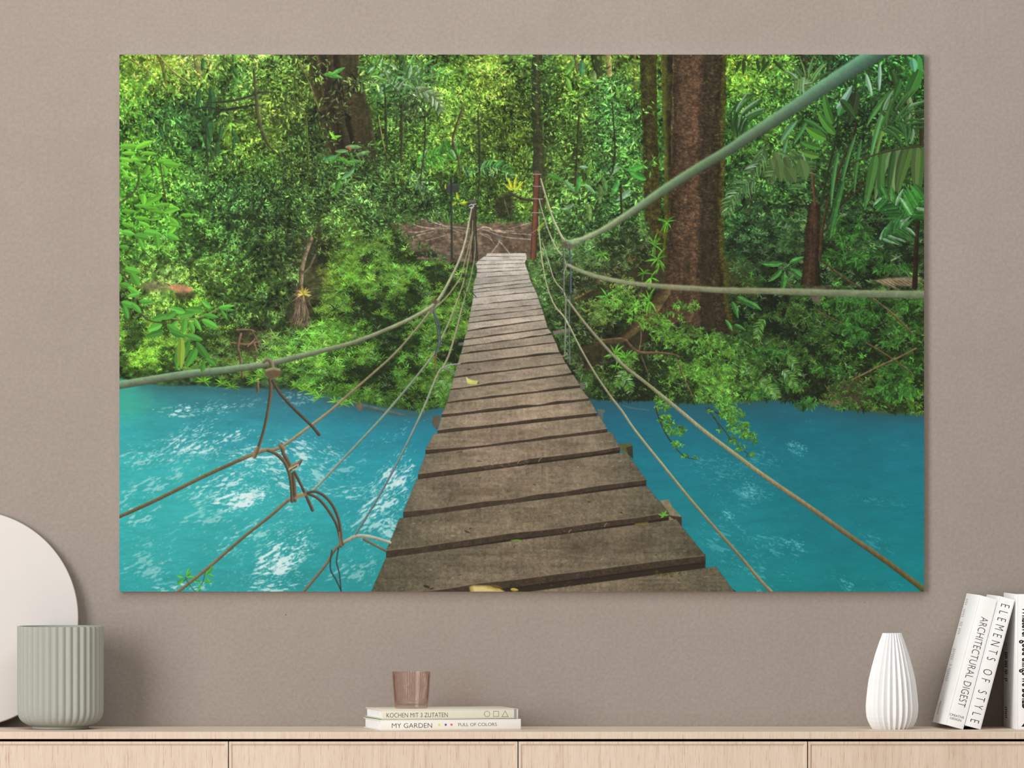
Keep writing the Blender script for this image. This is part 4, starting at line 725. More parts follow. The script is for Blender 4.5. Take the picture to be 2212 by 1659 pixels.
# wear marks and litter on the near boards
for x, y, L, w, a, c, al in [(918, 1230, 14, 8, 0, (96, 104, 74), .9), (926, 1229, 9, 5, .2, (124, 130, 110), .9), (914, 1264, 16, 8, .3, (44, 38, 32), .85), (928, 1272, 10, 5, -.3, (44, 38, 32), .8), (1002, 1145, 16, 5, .4, (52, 42, 34), .8), (1012, 1142, 8, 4, -.3, (52, 42, 34), .8), (988, 976, 12, 4, -.1, (64, 52, 42), .7), (1028, 995, 14, 5, .1, (74, 62, 50), .6), (1338, 1118, 0, 0, 0, (0, 0, 0), 0), (1110, 1178, 5, 3, 1.5, (44, 38, 30), .8), (1268, 1083, 8, 4, .1, (52, 44, 36), .8), (1338, 1106, 7, 4, .2, (48, 40, 34), .8), (1414, 1198, 6, 3, 0, (52, 44, 36), .7), (1008, 797, 9, 5, 0, (84, 60, 40), .8), (1032, 796, 8, 3, .2, (96, 72, 48), .6), (1150, 1045, 8, 3, .3, (62, 52, 42), .7)]:
    if L: leaf(x, y, L, w, a, C(*c), k=0, al=al)
for _ in range(120):
    x, y = rnd(1020, 1140), rnd(990, 1010); leaf(x, y, rnd(2, 8), rnd(.8, 2), rnd(-.3, .3), C(186, 178, 160), k=0, al=rnd(.15, .5))
for _ in range(420):
    x, y = rnd(1050, 1330), rnd(1060, 1270); leaf(x, y, rnd(2, 6), rnd(.8, 1.8), rnd(-.5, .5), C(168, 156, 132), k=0, al=rnd(.1, .4))
for _ in range(60):
    x, y = rnd(1408, 1475), 1240 + rnd(-5, 5); leaf(x, y, rnd(3, 8), rnd(1, 3), rnd(-1.5, 1.5), C(70, 70, 34) * rnd(.6, 1.3), k=0, al=.8)
# fallen leaves on the deck
poly([(1006, 813), (1013, 818), (1026, 822), (1032, 822), (1030, 829), (1020, 830), (1009, 828)], (196, 198, 108), soft=0, tex=.05)
poly([(1006, 813), (1011, 819), (1022, 823), (1018, 826), (1009, 825)], (214, 216, 136))
leaf(1030, 828, 6, 4, -.4, C(84, 70, 40), k=0)
poly([(1013, 1266), (1024, 1263), (1050, 1264), (1072, 1266), (1092, 1278), (1016, 1278)], (176, 154, 82), soft=1, tex=.1)
poly([(1020, 1266), (1044, 1267), (1076, 1276), (1024, 1277)], (214, 198, 140), soft=1, al=.9)
leaf(1060, 1264, 26, 9, .2, C(96, 72, 40), k=.1, al=.8); leaf(1102, 1272, 18, 9, .1, C(176, 160, 62), k=.1)
leaf(1102, 1167, 26, 5, -.05, C(92, 140, 56), k=.1); leaf(1124, 793, 16, 5, -.2, C(120, 140, 100), k=.1, al=.7)
for L, a in [(14, -2.9), (13, -1.2), (11, -.2), (9, 2.6), (10, -2.0)]: leaf(1434, 1113, L, 5, a, C(96, 176, 62), k=.1)
poly([(1370, 1130), (1400, 1126), (1398, 1132), (1372, 1133)], (132, 124, 40), al=.6)
for x, y, h in [(1098, 1030, 7), (1163, 997, 8), (1118, 1000, 6), (1228, 1150, 7), (1305, 1137, 8), (1248, 938, 0)]:
    if h: tube([(x, y, 1.2), (x + 2, y - h * .6, 1.2), (x + 6, y - h, 1)], (168, 148, 110), soft=.9)

# ---- ropes, ties and wires
def R(s):
    return [tuple(float(v) for v in t.split(',')) for t in s.split()]
G1, G2 = (126, 136, 108), (104, 92, 70)
# far, thin runs first
tube(R('927,674,4 960,646,3 984,615,3 995.5,596,2.6 1006,556,2.2 1018,510,1.8 1021,476,1.4'), (152, 150, 112), soft=.9)
tube(R('951,735,3.6 972,690,3.2 988.5,645.7,2.8 1002.6,603.4,2.4 1012,558.8,2 1021.4,500,1.6'), (160, 158, 122), soft=.9)
tube(R('955.6,795,4.6 969.7,765.6,4 986,711.5,3.4 1000,655,2.8 1016.7,598.7,2.2 1026,542,1.6 1025,510,1.2'), (158, 152, 126), soft=.9)
tube(R('1004,585,2 1005,620,2 1008,640,1.6'), (58, 62, 54), soft=.9); tube(R('1018,630,1.6 1028,641,1.6'), (40, 44, 44), soft=.9)
for s in ['1171.6,524,1.8 1184,565,2 1198,606,2.4 1216.7,628.7,3 1221,648,3', '1163,468,1.6 1166,520,1.8 1174.7,589,2.2 1184,627,2.6 1198,660,3 1219,685.7,3.6 1231,707,4', '1164,430,2 1169.6,452.5,2 1184,497.6,2.6 1200,534,3 1212.6,550,3.2', '1163,500,1.4 1168,550,1.6 1171,575,1.6']:
    tube(R(s), (176, 176, 146), soft=.9)
tube(R('1167.5,386,3.4 1182,436,3.8 1196,477,4.4 1214.6,514,5.4 1224,523,6'), (176, 178, 144), soft=.9, k=.3)
tube(R('1149,503,1.4 1160,495,1.4 1190,478,1.2'), (150, 140, 124), soft=.9)
# hangers under the right rail
tube(R('1217,540,3 1218,560,3.4 1217,631,3.4'), (104, 112, 100), soft=1); tube(R('1219,560,2.6 1222,575,2.8 1217,590,2.6'), (150, 156, 130), soft=1)
tube(R('1230,535,3.6 1232,580,3.8 1232,632,3.8'), (74, 92, 112), soft=1); tube(R('1221,640,4 1221,660,4 1220.5,711,3.4 1219,769,3'), (124, 132, 114), soft=1); tube(R('1230,640,3 1228.7,707,3 1230,785,3.6'), (92, 104, 102), soft=1)
tube(R('1219,686,2.6 1226,700,3 1231,708,3'), (170, 168, 140), soft=1)
tube(R('1200,770,3 1212,770,3 1224,766,2.4'), (150, 130, 108), soft=1)
# right-hand ropes coming towards the viewer
tube([(a, b, w, r, g, bl) for a, b, w, r, g, bl in R('1231,707,3.44,168,166,136 1252,749,3.78,160,158,130 1282.8,803,4.3,150,146,120 1318,855,4.82,150,144,116 1344,889,5.16,150,146,116 1371,928.6,5.16,156,152,118 1431,1004,5.5,156,152,114 1491.7,1079,5.85,146,138,102 1552,1148.7,6.02,136,122,90 1600,1203,6.36,134,120,88 1640,1251,6.88,138,126,92 1667,1279,7.22,142,132,98')], G1, twist=.03, soft=1.1)
tube([(a, b, w, r, g, bl) for a, b, w, r, g, bl in R('1226,648,4.2,150,150,124 1257,690,5.04,150,146,118 1299,739.7,5.88,140,136,112 1341.5,784.4,6.38,146,144,116 1388.6,822,7.06,140,138,108 1435.6,859.6,7.56,148,146,112 1471,889,7.9,150,148,116 1522,931.6,8.4,150,148,114 1590,983,8.9,148,142,108 1650.7,1028,9.41,144,136,102 1756,1100.4,10.1,130,116,86 1831.5,1154.7,10.6,116,102,72 1922,1218,11.3,100,88,56 2000,1277,11.8,92,86,48')], G1, twist=.03, soft=1.8)
tube([(a, b, w, r, g, bl) for a, b, w, r, g, bl in R('1226,571.7,6,148,154,124 1261.6,588,8,140,148,116 1306,601,9.5,140,148,114 1365,611.6,9.5,136,142,110 1435.6,618.7,11,132,136,104 1506,623.4,12,132,134,106 1570,627,13,130,134,104 1687.5,629,14,126,134,102 1805,632.8,15.5,120,132,102 1922.6,635,16.5,118,132,102 2000,636,17,118,132,100')], G1, soft=3.6, k=.2, tex=.08)
tube([(a, b, w, r, g, bl) for a, b, w, r, g, bl in R('1222,524,7,156,162,130 1261.6,515,10,150,158,126 1306,494,12.5,136,146,114 1341.5,472,14.5,124,136,106 1388.6,441,17,112,128,100 1435.6,408.5,19,104,124,96 1506,364,20.5,94,112,84 1570,326,21.5,88,108,84 1605,303,23,88,110,86 1664,265,26,86,110,88 1734.5,218,28,86,114,92 1805,171,31,84,116,96 1885,120,35,78,118,98 1925,94,39,78,118,98')], G1, soft=4.5, k=.34, tex=.05, lit=(14, 30, 18))
poly([(1210, 524), (1226, 519), (1240, 524), (1246, 532), (1236, 536), (1216, 535)], (96, 86, 72), tex=.2, soft=1)
tube(R('1216,516,3 1222,520,4 1226,526,3'), (176, 172, 146), soft=1); tube(R('1224,520,7 1236,526,9 1247,524,8'), (128, 152, 116), soft=1.5)
# left-hand ropes
tube([(a, b, w, r, g, bl) for a, b, w, r, g, bl in R('654,1279,6.16,110,102,82 702,1221,6.16,112,102,84 720,1191,6.16,104,94,76 732,1178,7.04,110,100,80 748,1168,7.48,146,144,124 768,1158,7.92,160,164,144 786,1157,7.92,168,172,152 808.5,1161,7.04,168,168,148 842,1171,6.16,170,168,152')], G1, twist=.035, soft=1.1)
tube(R('786,1164,6 808,1176,5 833,1189,5'), (112, 100, 80), soft=1.1, twist=.035)
tube([(a, b, w, r, g, bl) for a, b, w, r, g, bl in R('768,1153,4.51,106,120,118 820.5,1067,4.51,100,116,122 869,977,4.43,112,126,126 911,889.5,4.26,140,148,136 946,805.6,4.1,154,156,134 955.6,795,4.1,150,150,130')], G1, twist=.03, soft=1)
tube(R('955.6,795,4 972,788,3.6 993,785.5,3'), (136, 148, 142), soft=1); tube(R('958,796,3.4 970,800,3 982,808,3'), (112, 120, 112), soft=1)
tube([(a, b, w, r, g, bl) for a, b, w, r, g, bl in R('382,1279,6.72,118,106,80 446,1228.5,6.72,120,104,76 521,1163.7,6.38,106,92,66 581.5,1115.5,6.38,112,98,72 622,1080,7.56,124,112,86 642,1070,8.4,140,130,104 669,1063,6.72,140,136,112 684,1050.7,5.04,140,148,130 760,970.8,5.04,124,142,134 805.5,922.6,5.04,122,142,132 835.7,889,5.04,124,140,126 901.5,810,4.54,130,142,122 939,761,4.2,140,146,122 951,735,3.7,150,150,122')], G1, twist=.035, soft=1.1)
tube([(a, b, w, r, g, bl) for a, b, w, r, g, bl in R('250,1119,7.56,100,86,62 340,1078,7.56,102,86,62 431,1032.6,7.56,106,92,66 506,998,7.56,104,90,66 548,980,8.4,128,116,88 569.5,972,9.24,134,122,92 590.6,971,7.56,136,124,94 614.7,960,6.72,142,130,100 666,922.6,6.22,150,138,108 714,886,5.88,144,134,106 749,855,5.54,138,128,98 803,808,5.04,134,126,96 854.5,761,4.54,140,132,102 901.5,707,4.2,142,136,106 927,674,3.86,146,142,110')], G1, twist=.04, soft=1.2)
tube([(a, b, w, r, g, bl) for a, b, w, r, g, bl in R('240,834,17.1,106,126,100 320,821,17.1,108,126,100 400,808,16.2,108,128,102 500,797,15.3,110,130,102 580,785,13.5,118,126,100 620,776,12.6,112,120,96 690,758.6,10.3,118,124,98 760.5,740,9.45,126,130,102 831,713,8.46,134,136,108 890,686,7.74,146,146,116 941.5,653,7.2,160,158,128 972,603.5,5.76,166,162,132 993,559,4.86,178,174,146 1005,521,4.14,184,180,152 1013,480,3.6,184,178,156 1019,447,2.88,186,182,166')], G1, soft=2.2, k=.34, tex=.08, lit=(6, 20, 14))
tube(R('1013,444,2 1018,441,2 1023,444,2 1020,449,2 1014,448,2'), (206, 206, 204), soft=.9); tube(R('1021,442,2 1028,440,2'), (190, 190, 188), soft=.9)
# ties
poly([(934, 648), (940, 644), (946, 650), (942, 658), (934, 655)], (92, 72, 60), soft=1); poly([(926, 670), (934, 667), (940, 674), (930, 679)], (116, 102, 92), soft=1)
tube(R('941,658,3 936,668,3 938,674,3'), (92, 104, 92), soft=1)
for dx in (0, -4):
    tube(R(f'{937+dx*.2},674,3 {945+dx},693,3 {949.7+dx},716,3 {951+dx},739.7,3 {943+dx*.5},758,3 {941},764,3'), (72, 86, 92), soft=.9, k=.4)
tube(R('941,766,5 940,776,3 941,800,2.4'), (122, 92, 60), soft=1)
for s, c in [('583,820,7 584.5,844,7 577,895.5,6.2 566.5,940.7,6.2 551.4,984.4,7', (92, 76, 60)), ('589,822,7 605.6,850,6.2 636,883.4,6.2 672,918,6.2 689,938,7', (78, 66, 56)),
             ('608.7,958.8,6 611.7,977,8 625,1001,8 630,1012,8', (96, 84, 66)), ('578.5,972,6 596.6,980,7 614.7,998,7.6 625,1022,7.6 629.8,1052,7.6 631,1082,7', (94, 84, 64)), ('632.8,1022,7 636,1052,7.6 637.5,1081,7', (92, 82, 64)), ('636,1019,6 654,1055,6 675,1101,7', (84, 70, 62)),
             ('666,1066,5.6 687,1076,6 708,1100,6 726,1130.6,6 733.7,1157.7,6 736.7,1179,6', (88, 76, 62)), ('660,1064,5 681,1061,5.6 702,1072,6 720,1094,6 732,1124.5,6 736.7,1157.7,6', (86, 74, 62)),
             ('716.6,1188,3 713.6,1227,3 725.6,1251,3 736,1273,3', (54, 66, 70)), ('731.6,1181.8,3 727,1212,3 733,1239,3 737,1280,3', (56, 68, 70))]:
    tube(R(s), c, soft=1.3, k=.4, twist=.04)
tube(R('549,986,8 553,974,9 556,966,6'), (128, 108, 82), soft=1.2); tube(R('606,962,9 612,968,9'), (126, 108, 84), soft=1.2)
tube(R('569,781,7 577,776,8 585,781,9 588,792,9 588,800,8'), (116, 108, 84), soft=1.6, k=.4)
poly([(573, 801), (586, 795), (604, 797), (609, 806), (600, 816), (584, 818), (574, 812)], (98, 76, 60), soft=2, tex=.1)
tube(R('576,800,6 588,797,7 603,799,6'), (142, 128, 102), soft=1.5)
tube(R('626,1014,8 634,1006,11 644,1001,10 650,994,6'), (112, 98, 78), soft=1.2, k=.4); tube(R('625,1013,3 634,1008,3 644,1003,3 642,1009,2.6 632,1014,2.6'), (176, 166, 138), soft=1)
poly([(631, 1076), (642, 1070), (662, 1062), (662, 1070), (640, 1078)], (142, 128, 100), soft=1, al=.8)
tube(R('738,1176,8 736,1166,7 734,1150,6'), (110, 92, 74), soft=1.2)
poly([(768, 872), (776, 870), (784, 880), (776, 888)], (124, 82, 66), soft=1, tex=.2, al=.8)
# sprig at the lower edge
for p in [[(410, 1238, 2), (400, 1252, 2), (384, 1256, 1.5)], [(400, 1246, 1.6), (412, 1266, 1.6), (424, 1278, 1.6)], [(444, 1236, 2), (438, 1256, 2), (430, 1276, 1.6)]]: tube(p, (70, 92, 60), soft=1)
for x, y, L, a in [(402, 1244, 16, -.75), (404, 1240, 14, -1.3), (398, 1248, 20, 2.3), (396, 1246, 16, 3.4), (402, 1246, 18, -.05), (396, 1250, 18, 2.5), (444, 1244, 14, -1.2), (446, 1238, 16, -.6), (440, 1256, 20, -.1), (436, 1262, 18, 2.2), (434, 1256, 16, 3.3), (450, 1240, 13, .3), (446, 1248, 14, 1.0), (454, 1232, 12, -1.2)]:
    leaf(x, y, L, 6, a, C(86, 186, 50) * rnd(.8, 1.1), k=.12)

# ---- foreground branches on the left
def spray(stem, leaves, col, sc=(70, 78, 46)):
    if stem: tube(stem, sc, soft=1.1)
    for x, y, L, a, w in leaves:
        leaf(x, y, L, L * w, a, np.clip(C(*col) * rnd(.82, 1.1), 0, 240), k=.10, rib=.22, bend=rnd(-.06, .12), soft=1.2, p=.6, q=.75)
GL = (112, 190, 58)
spray([(298, 366, 3), (300, 385, 4), (292, 410, 4), (272, 430, 4), (258, 440, 4)], [(258, 316, 42, .0, .38), (294, 320, 40, -.45, .38), (304, 330, 36, .05, .3), (262, 330, 34, .05, .3), (258, 342, 30, .15, .4), (280, 345, 30, -.1, .35), (258, 352, 26, .3, .4), (290, 350, 26, .4, .4), (264, 365, 24, .9, .4), (266, 380, 24, .2, .3)], GL)
spray([(346, 350, 3), (350, 380, 3), (356, 420, 3), (364, 445, 2), (380, 470, 2)], [(340, 348, 34, -.05, .3), (352, 352, 38, .12, .42), (322, 356, 28, 1.9, .5), (334, 358, 26, 1.3, .5), (352, 356, 26, 1.2, .5), (318, 345, 26, 3.3, .4), (300, 420, 26, .7, .6), (332, 425, 30, 2.3, .6), (350, 420, 30, 2.6, .5), (318, 418, 20, .2, .4), (310, 420, 24, 1.5, .6), (334, 444, 34, -.1, .34), (290, 444, 30, .05, .34), (310, 448, 36, .1, .3), (364, 446, 26, .3, .5), (384, 450, 34, 2.8, .4), (330, 455, 26, .2, .4), (390, 464, 30, .05, .36), (366, 470, 26, .7, .5), (350, 470, 30, 3.0, .3), (290, 470, 34, .05, .3), (262, 455, 34, .1, .34), (300, 480, 28, .3, .4), (364, 484, 30, .15, .3), (380, 490, 24, 2.4, .5), (262, 482, 30, .2, .34)], (104, 184, 54))
spray([(290, 510, 2), (310, 540, 2), (330, 560, 2)], [(262, 500, 30, .1, .5), (290, 508, 34, .2, .6), (310, 500, 40, .1, .45), (336, 504, 34, 1.3, .5), (360, 506, 30, .35, .5), (258, 532, 22, .1, .5), (300, 515, 26, 1.2, .5), (270, 580, 36, .2, .5), (284, 590, 34, 1.0, .6), (258, 590, 26, 1.6, .6), (260, 612, 30, .3, .5), (276, 620, 28, .5, .5)], (92, 172, 58))
spray([(258, 652, 4), (290, 665, 4), (320, 690, 4), (350, 697, 3), (380, 700, 2)], [(262, 652, 34, .3, .5), (284, 655, 30, .7, .5), (268, 660, 30, 1.3, .5), (300, 650, 30, .1, .4), (276, 640, 26, -.2, .4)], (88, 170, 64))
spray([(340, 682, 3), (400, 690, 3), (440, 682, 3), (476, 664, 2.6), (500, 655, 2)], [(456, 664, 26, 3.2 + .5, .5), (472, 664, 36, -.15, .26), (474, 667, 34, .1, .24), (478, 670, 24, .95, .4), (440, 670, 40, 3.25, .45), (420, 676, 36, 3.0, .5), (440, 680, 32, .1, .45), (400, 674, 34, 3.4, .5), (380, 672, 34, 2.5, .5), (360, 680, 34, 2.8, .5), (400, 686, 34, 1.7, .5), (436, 690, 40, .5, .45), (384, 692, 30, 2.2, .5), (410, 694, 26, 1.2, .5), (360, 700, 34, .6, .5), (350, 700, 34, 2.7, .5), (420, 688, 30, 1.1, .4)], (92, 176, 62), (120, 150, 70))
spray(None, [(368, 715, 34, .4, .5), (392, 735, 62, 1.75, .34), (408, 735, 52, 1.9, .42), (426, 750, 48, 2.1, .44), (424, 738, 54, 1.0, .36), (400, 722, 40, .3, .4), (352, 716, 40, 2.9, .4), (444, 774, 30, .6, .4), (440, 780, 26, 1.7, .5)], (72, 140, 52))
spray(None, [(392, 730, 66, 1.62, .32)], (128, 158, 56))

# ---- print softness: lift the blacks a little, soften single-pixel grit
CV[:] = sharpless(CV, .42)
_f = np.clip((900 - (np.arange(PH)[:, None] + PY0)) / 60., 0, 1)[..., None].astype(f32)
CV[:] = CV * (.94 - .05 * _f) + C(44, 46, 30) * .07 + C(50, 66, 44) * .07 * _f
import bpy, bmesh
from mathutils import Matrix, Vector, Euler

# ------------------------------------------------------------------ scale: the print is 1.5 m wide on the wall (y = 0)
S = 1.5 / 1738
CAM_D = 18.0
TOP_Z = 0.75                                   # top of the sideboard
CAM_Z = TOP_Z + (1569 - 829) * S
def X(px, d=0.): return (px - 1106) * S * (CAM_D - d) / CAM_D
def Z(py, d=0.): return CAM_Z - (py - 829) * S * (CAM_D - d) / CAM_D
SC = bpy.context.scene
COL = SC.collection

def lin(c):
    out = []
    for v in c[:3]:
        v = v / 255.
        out.append(v / 12.92 if v <= .04045 else ((v + .055) / 1.055) ** 2.4)
    return tuple(out) + (1.,)

# ------------------------------------------------------------------ objects
def empty(name, label, cat, loc=(0, 0, 0), rot=(0, 0, 0), group=None):
    o = bpy.data.objects.new(name, None); COL.objects.link(o)
    o.location = loc; o.rotation_euler = rot; o.empty_display_size = .05
    o['label'] = label; o['category'] = cat
    if group: o['group'] = group
    return o

def obj(name, bm, mat, parent=None, smooth=False, label=None, kind=None):
    me = bpy.data.meshes.new(name)
    if isinstance(bm, bmesh.types.BMesh):
        bmesh.ops.recalc_face_normals(bm, faces=bm.faces)
        bm.to_mesh(me); bm.free()
    else: me = bm; me.name = name
    if smooth:
        me.shade_smooth()
        if smooth != True: me.set_sharp_from_angle(angle=smooth)
    o = bpy.data.objects.new(name, me); COL.objects.link(o)
    if mat is not None:
        me.materials.clear(); me.materials.append(mat)
    if parent is not None: o.parent = parent
    if label: o['label'] = label
    if kind: o['kind'] = kind
    return o

def add_box(bm, a, b, bev=0., seg=2):
    r = bmesh.ops.create_cube(bm, size=1.)
    vs = r['verts']
    c = [(a[i] + b[i]) / 2 for i in range(3)]; s = [abs(b[i] - a[i]) for i in range(3)]
    for v in vs: v.co = Vector((c[0] + v.co.x * s[0], c[1] + v.co.y * s[1], c[2] + v.co.z * s[2]))
    if bev:
        es = list({e for v in vs for e in v.link_edges})
        bmesh.ops.bevel(bm, geom=es, offset=bev, segments=seg, profile=.5, affect='EDGES')
    return bm

def boxbm(a, b, bev=0., seg=2): return add_box(bmesh.new(), a, b, bev, seg)

def lathe(bm, prof, n, mod=None, closed=False):
    """prof: (radius, z) rows; mod(angle, row index) scales the radius"""
    rings = []
    for k, (r, z) in enumerate(prof):
        ring = []
        for i in range(n):
            a = 2 * math.pi * i / n
            rr = r * (mod(a, k) if mod else 1.)
            ring.append(bm.verts.new((rr * math.cos(a), rr * math.sin(a), z)))
        rings.append(ring)
    for k in range(len(rings) - 1):
        for i in range(n):
            j = (i + 1) % n
            bm.faces.new((rings[k][i], rings[k][j], rings[k + 1][j], rings[k + 1][i]))
    if closed:
        bm.faces.new(rings[0][::-1]); bm.faces.new(rings[-1])
    return rings

# ------------------------------------------------------------------ materials
def material(name, rough=.6, spec=.3, color=None):
    m = bpy.data.materials.new(name); m.use_nodes = True
    b = m.node_tree.nodes['Principled BSDF']
    b.inputs['Roughness'].default_value = rough
    b.inputs['Specular IOR Level'].default_value = spec
    if color is not None: b.inputs['Base Color'].default_value = lin(color)
    return m, m.node_tree, b

def node(nt, t, **kw):
    n = nt.nodes.new(t)
    for k, v in kw.items():
        if k in n.inputs: n.inputs[k].default_value = v
        else: setattr(n, k, v)
    return n

def ramp(nt, fac, stops):
    r = nt.nodes.new('ShaderNodeValToRGB'); e = r.color_ramp.elements
    while len(e) < len(stops): e.new(.5)
    for i, (p, c) in enumerate(stops):
        e[i].position = p; e[i].color = lin(c) if len(c) == 3 else c
    nt.links.new(fac, r.inputs['Fac']); return r.outputs['Color']

def coords(nt, scale=(1, 1, 1), kind='Object'):
    t = nt.nodes.new('ShaderNodeTexCoord'); mp = nt.nodes.new('ShaderNodeMapping')
    mp.inputs['Scale'].default_value = scale
    nt.links.new(t.outputs[kind], mp.inputs['Vector']); return mp.outputs['Vector']

def noise(nt, vec, scale, detail=4., rough=.55, dist=0.):
    n = node(nt, 'ShaderNodeTexNoise', Scale=scale, Detail=detail, Roughness=rough, Distortion=dist)
    nt.links.new(vec, n.inputs['Vector']); return n.outputs['Fac']

def mixc(nt, fac, a, b, mode='MIX'):
    m = nt.nodes.new('ShaderNodeMix'); m.data_type = 'RGBA'; m.blend_type = mode
    for s, v in ((m.inputs[0], fac), (m.inputs[6], a), (m.inputs[7], b)):
        if isinstance(v, (int, float)): s.default_value = v
        elif isinstance(v, tuple): s.default_value = v
        else: nt.links.new(v, s)
    return m.outputs[2]

def bump(nt, bsdf, h, strength, dist):
    b = node(nt, 'ShaderNodeBump', Strength=strength, Distance=dist)
    nt.links.new(h, b.inputs['Height']); nt.links.new(b.outputs['Normal'], bsdf.inputs['Normal']); return b

def mat_wall():
    m, nt, b = material('plaster_wall', .85, .15)
    v = coords(nt)
    big = noise(nt, v, 1.6, 5, .6); mid = noise(nt, v, 14, 6, .65); fine = noise(nt, v, 150, 4, .6)
    c = ramp(nt, big, [(.3, WALL_A), (.7, WALL_B)])
    c = mixc(nt, .13, c, ramp(nt, mid, [(.35, (147, 136, 127)), (.65, (165, 154, 145))]), 'MIX')
    c = mixc(nt, 1., c, ramp(nt, fine, [(.3, (238, 238, 238)), (.7, (255, 255, 255))]), 'MULTIPLY')
    vo = node(nt, 'ShaderNodeTexVoronoi', Scale=26.); nt.links.new(v, vo.inputs['Vector'])
    sel = node(nt, 'ShaderNodeTexNoise', Scale=9., Detail=3.); nt.links.new(v, sel.inputs['Vector'])
    pit = ramp(nt, vo.outputs['Distance'], [(.018, (150, 150, 150)), (.045, (255, 255, 255))])
    c = mixc(nt, ramp(nt, sel.outputs['Fac'], [(.50, (0, 0, 0)), (.62, (255, 255, 255))]), c, mixc(nt, 1., c, pit, 'MULTIPLY'))
    nt.links.new(c, b.inputs['Base Color'])
    h = node(nt, 'ShaderNodeMath', operation='ADD'); nt.links.new(fine, h.inputs[0])
    h2 = node(nt, 'ShaderNodeMath', operation='MULTIPLY'); h2.inputs[1].default_value = 2.; nt.links.new(mid, h2.inputs[0]); nt.links.new(h2.outputs[0], h.inputs[1])
    bump(nt, b, h.outputs[0], .22, .003)
    return m

def mat_wood(name, axis='Z'):
    m, nt, b = material(name, .55, .25)
    sc = (1., 1., .045) if axis == 'Z' else (.045, 1., 1.)
    v = coords(nt, sc)
    broad = noise(nt, v, 9, 3, .5, .3); grain = noise(nt, v, 120, 6, .75, .6)
    v2 = coords(nt, (1., 1., .045) if axis == 'Z' else (.045, 1., 1.)); pores = noise(nt, v2, 620, 3, .6)
    c = ramp(nt, broad, [(.30, (202, 180, 161)), (.48, (212, 194, 175)), (.70, (217, 201, 183))])
    c = mixc(nt, .58, c, ramp(nt, grain, [(.28, (186, 161, 140)), (.46, (210, 191, 171)), (.7, (220, 204, 187))]))
    c = mixc(nt, 1., c, ramp(nt, pores, [(.30, (224, 208, 194)), (.43, (255, 255, 255))]), 'MULTIPLY')
    nt.links.new(c, b.inputs['Base Color'])
    bump(nt, b, grain, .15, .001)
    return m

def mat_plain(name, color, rough=.6, spec=.3, scale=60, amt=.04, bmp=.08):
    m, nt, b = material(name, rough, spec)
    v = coords(nt); n = noise(nt, v, scale, 5, .6)
    lo = tuple(max(0, c * (1 - amt)) for c in color); hi = tuple(min(255, c * (1 + amt * .6)) for c in color)
    nt.links.new(ramp(nt, n, [(.3, lo), (.7, hi)]), b.inputs['Base Color'])
    if bmp: bump(nt, b, n, bmp, .001)
    return m

def mat_pages():
    m, nt, b = material('paper_pages', .8, .1)
    n = noise(nt, coords(nt, (1, 1, 1)), 40, 3)
    w = node(nt, 'ShaderNodeTexNoise', Scale=900., Detail=1.); nt.links.new(coords(nt, (.02, .02, 1.)), w.inputs['Vector'])
    nt.links.new(mixc(nt, .4, ramp(nt, n, [(.3, (240, 240, 240)), (.7, (250, 250, 250))]), ramp(nt, w.outputs['Fac'], [(.4, (226, 226, 228)), (.6, (252, 252, 252))])), b.inputs['Base Color'])
    return m

def mat_glass():
    """thin tinted glass: what lies behind shows through, tinted more where the wall is seen edge-on; clear gloss on top"""
    m = bpy.data.materials.new('pink_glass'); m.use_nodes = True
    nt = m.node_tree; nt.nodes.clear()
    out = nt.nodes.new('ShaderNodeOutputMaterial'); tr = nt.nodes.new('ShaderNodeBsdfTransparent'); gl_ = node(nt, 'ShaderNodeBsdfGlossy', Roughness=.08)
    lw = node(nt, 'ShaderNodeLayerWeight', Blend=.42)
    c = ramp(nt, lw.outputs['Facing'], [(0., (253, 247, 244)), (.55, (249, 240, 235)), (.85, (236, 219, 212)), (1., (206, 178, 172))])
    nt.links.new(mixc(nt, .25, c, ramp(nt, noise(nt, coords(nt), 40, 2), [(.3, (248, 238, 234)), (.7, (252, 243, 240))])), tr.inputs['Color'])
    fr = ramp(nt, lw.outputs['Facing'], [(0., (.035, .035, .035, 1)), (.7, (.06, .06, .06, 1)), (1., (.35, .35, .35, 1))]); mx_ = nt.nodes.new('ShaderNodeMixShader')
    nt.links.new(fr, mx_.inputs[0]); nt.links.new(tr.outputs[0], mx_.inputs[1]); nt.links.new(gl_.outputs[0], mx_.inputs[2]); nt.links.new(mx_.outputs[0], out.inputs['Surface'])
    return m

WALL_A, WALL_B = (152, 141, 132), (159, 148, 139)
M_WALL = mat_wall(); M_WOOD = mat_wood('pale_oak_upright'); M_WOODX = mat_wood('pale_oak_lengthwise', 'X')
M_GAP = mat_plain('dark_gap', (26, 18, 12), .9, .05); M_FLOOR = mat_wood('oak_floor', 'X')
M_SAGE = mat_plain('sage_ceramic', (164, 166, 156), .7, .2, 90, .012, .03); M_DISC = mat_plain('cream_ceramic', (208, 202, 197), .75, .2, 30, .006, .03)
M_WHITE = mat_plain('white_ceramic', (231, 231, 230), .6, .25, 50, .012, .03)
M_COVER = mat_plain('white_cover', (246, 246, 245), .4, .35, 40, .01, 0); M_IVORY = mat_plain('ivory_cover', (236, 232, 224), .45, .3, 40, .012, 0); M_CREAM = mat_plain('cream_cover', (224, 218, 199), .45, .3, 40, .012, 0)
M_PAGES = mat_pages(); M_INK = mat_plain('black_ink', (38, 34, 32), .7, .1, 40, .02, 0); M_GREY = mat_plain('grey_ink', (176, 176, 178), .7, .1, 40, .02, 0); M_BAND = mat_plain('grey_band', (150, 152, 154), .5, .2, 40, .02, 0)
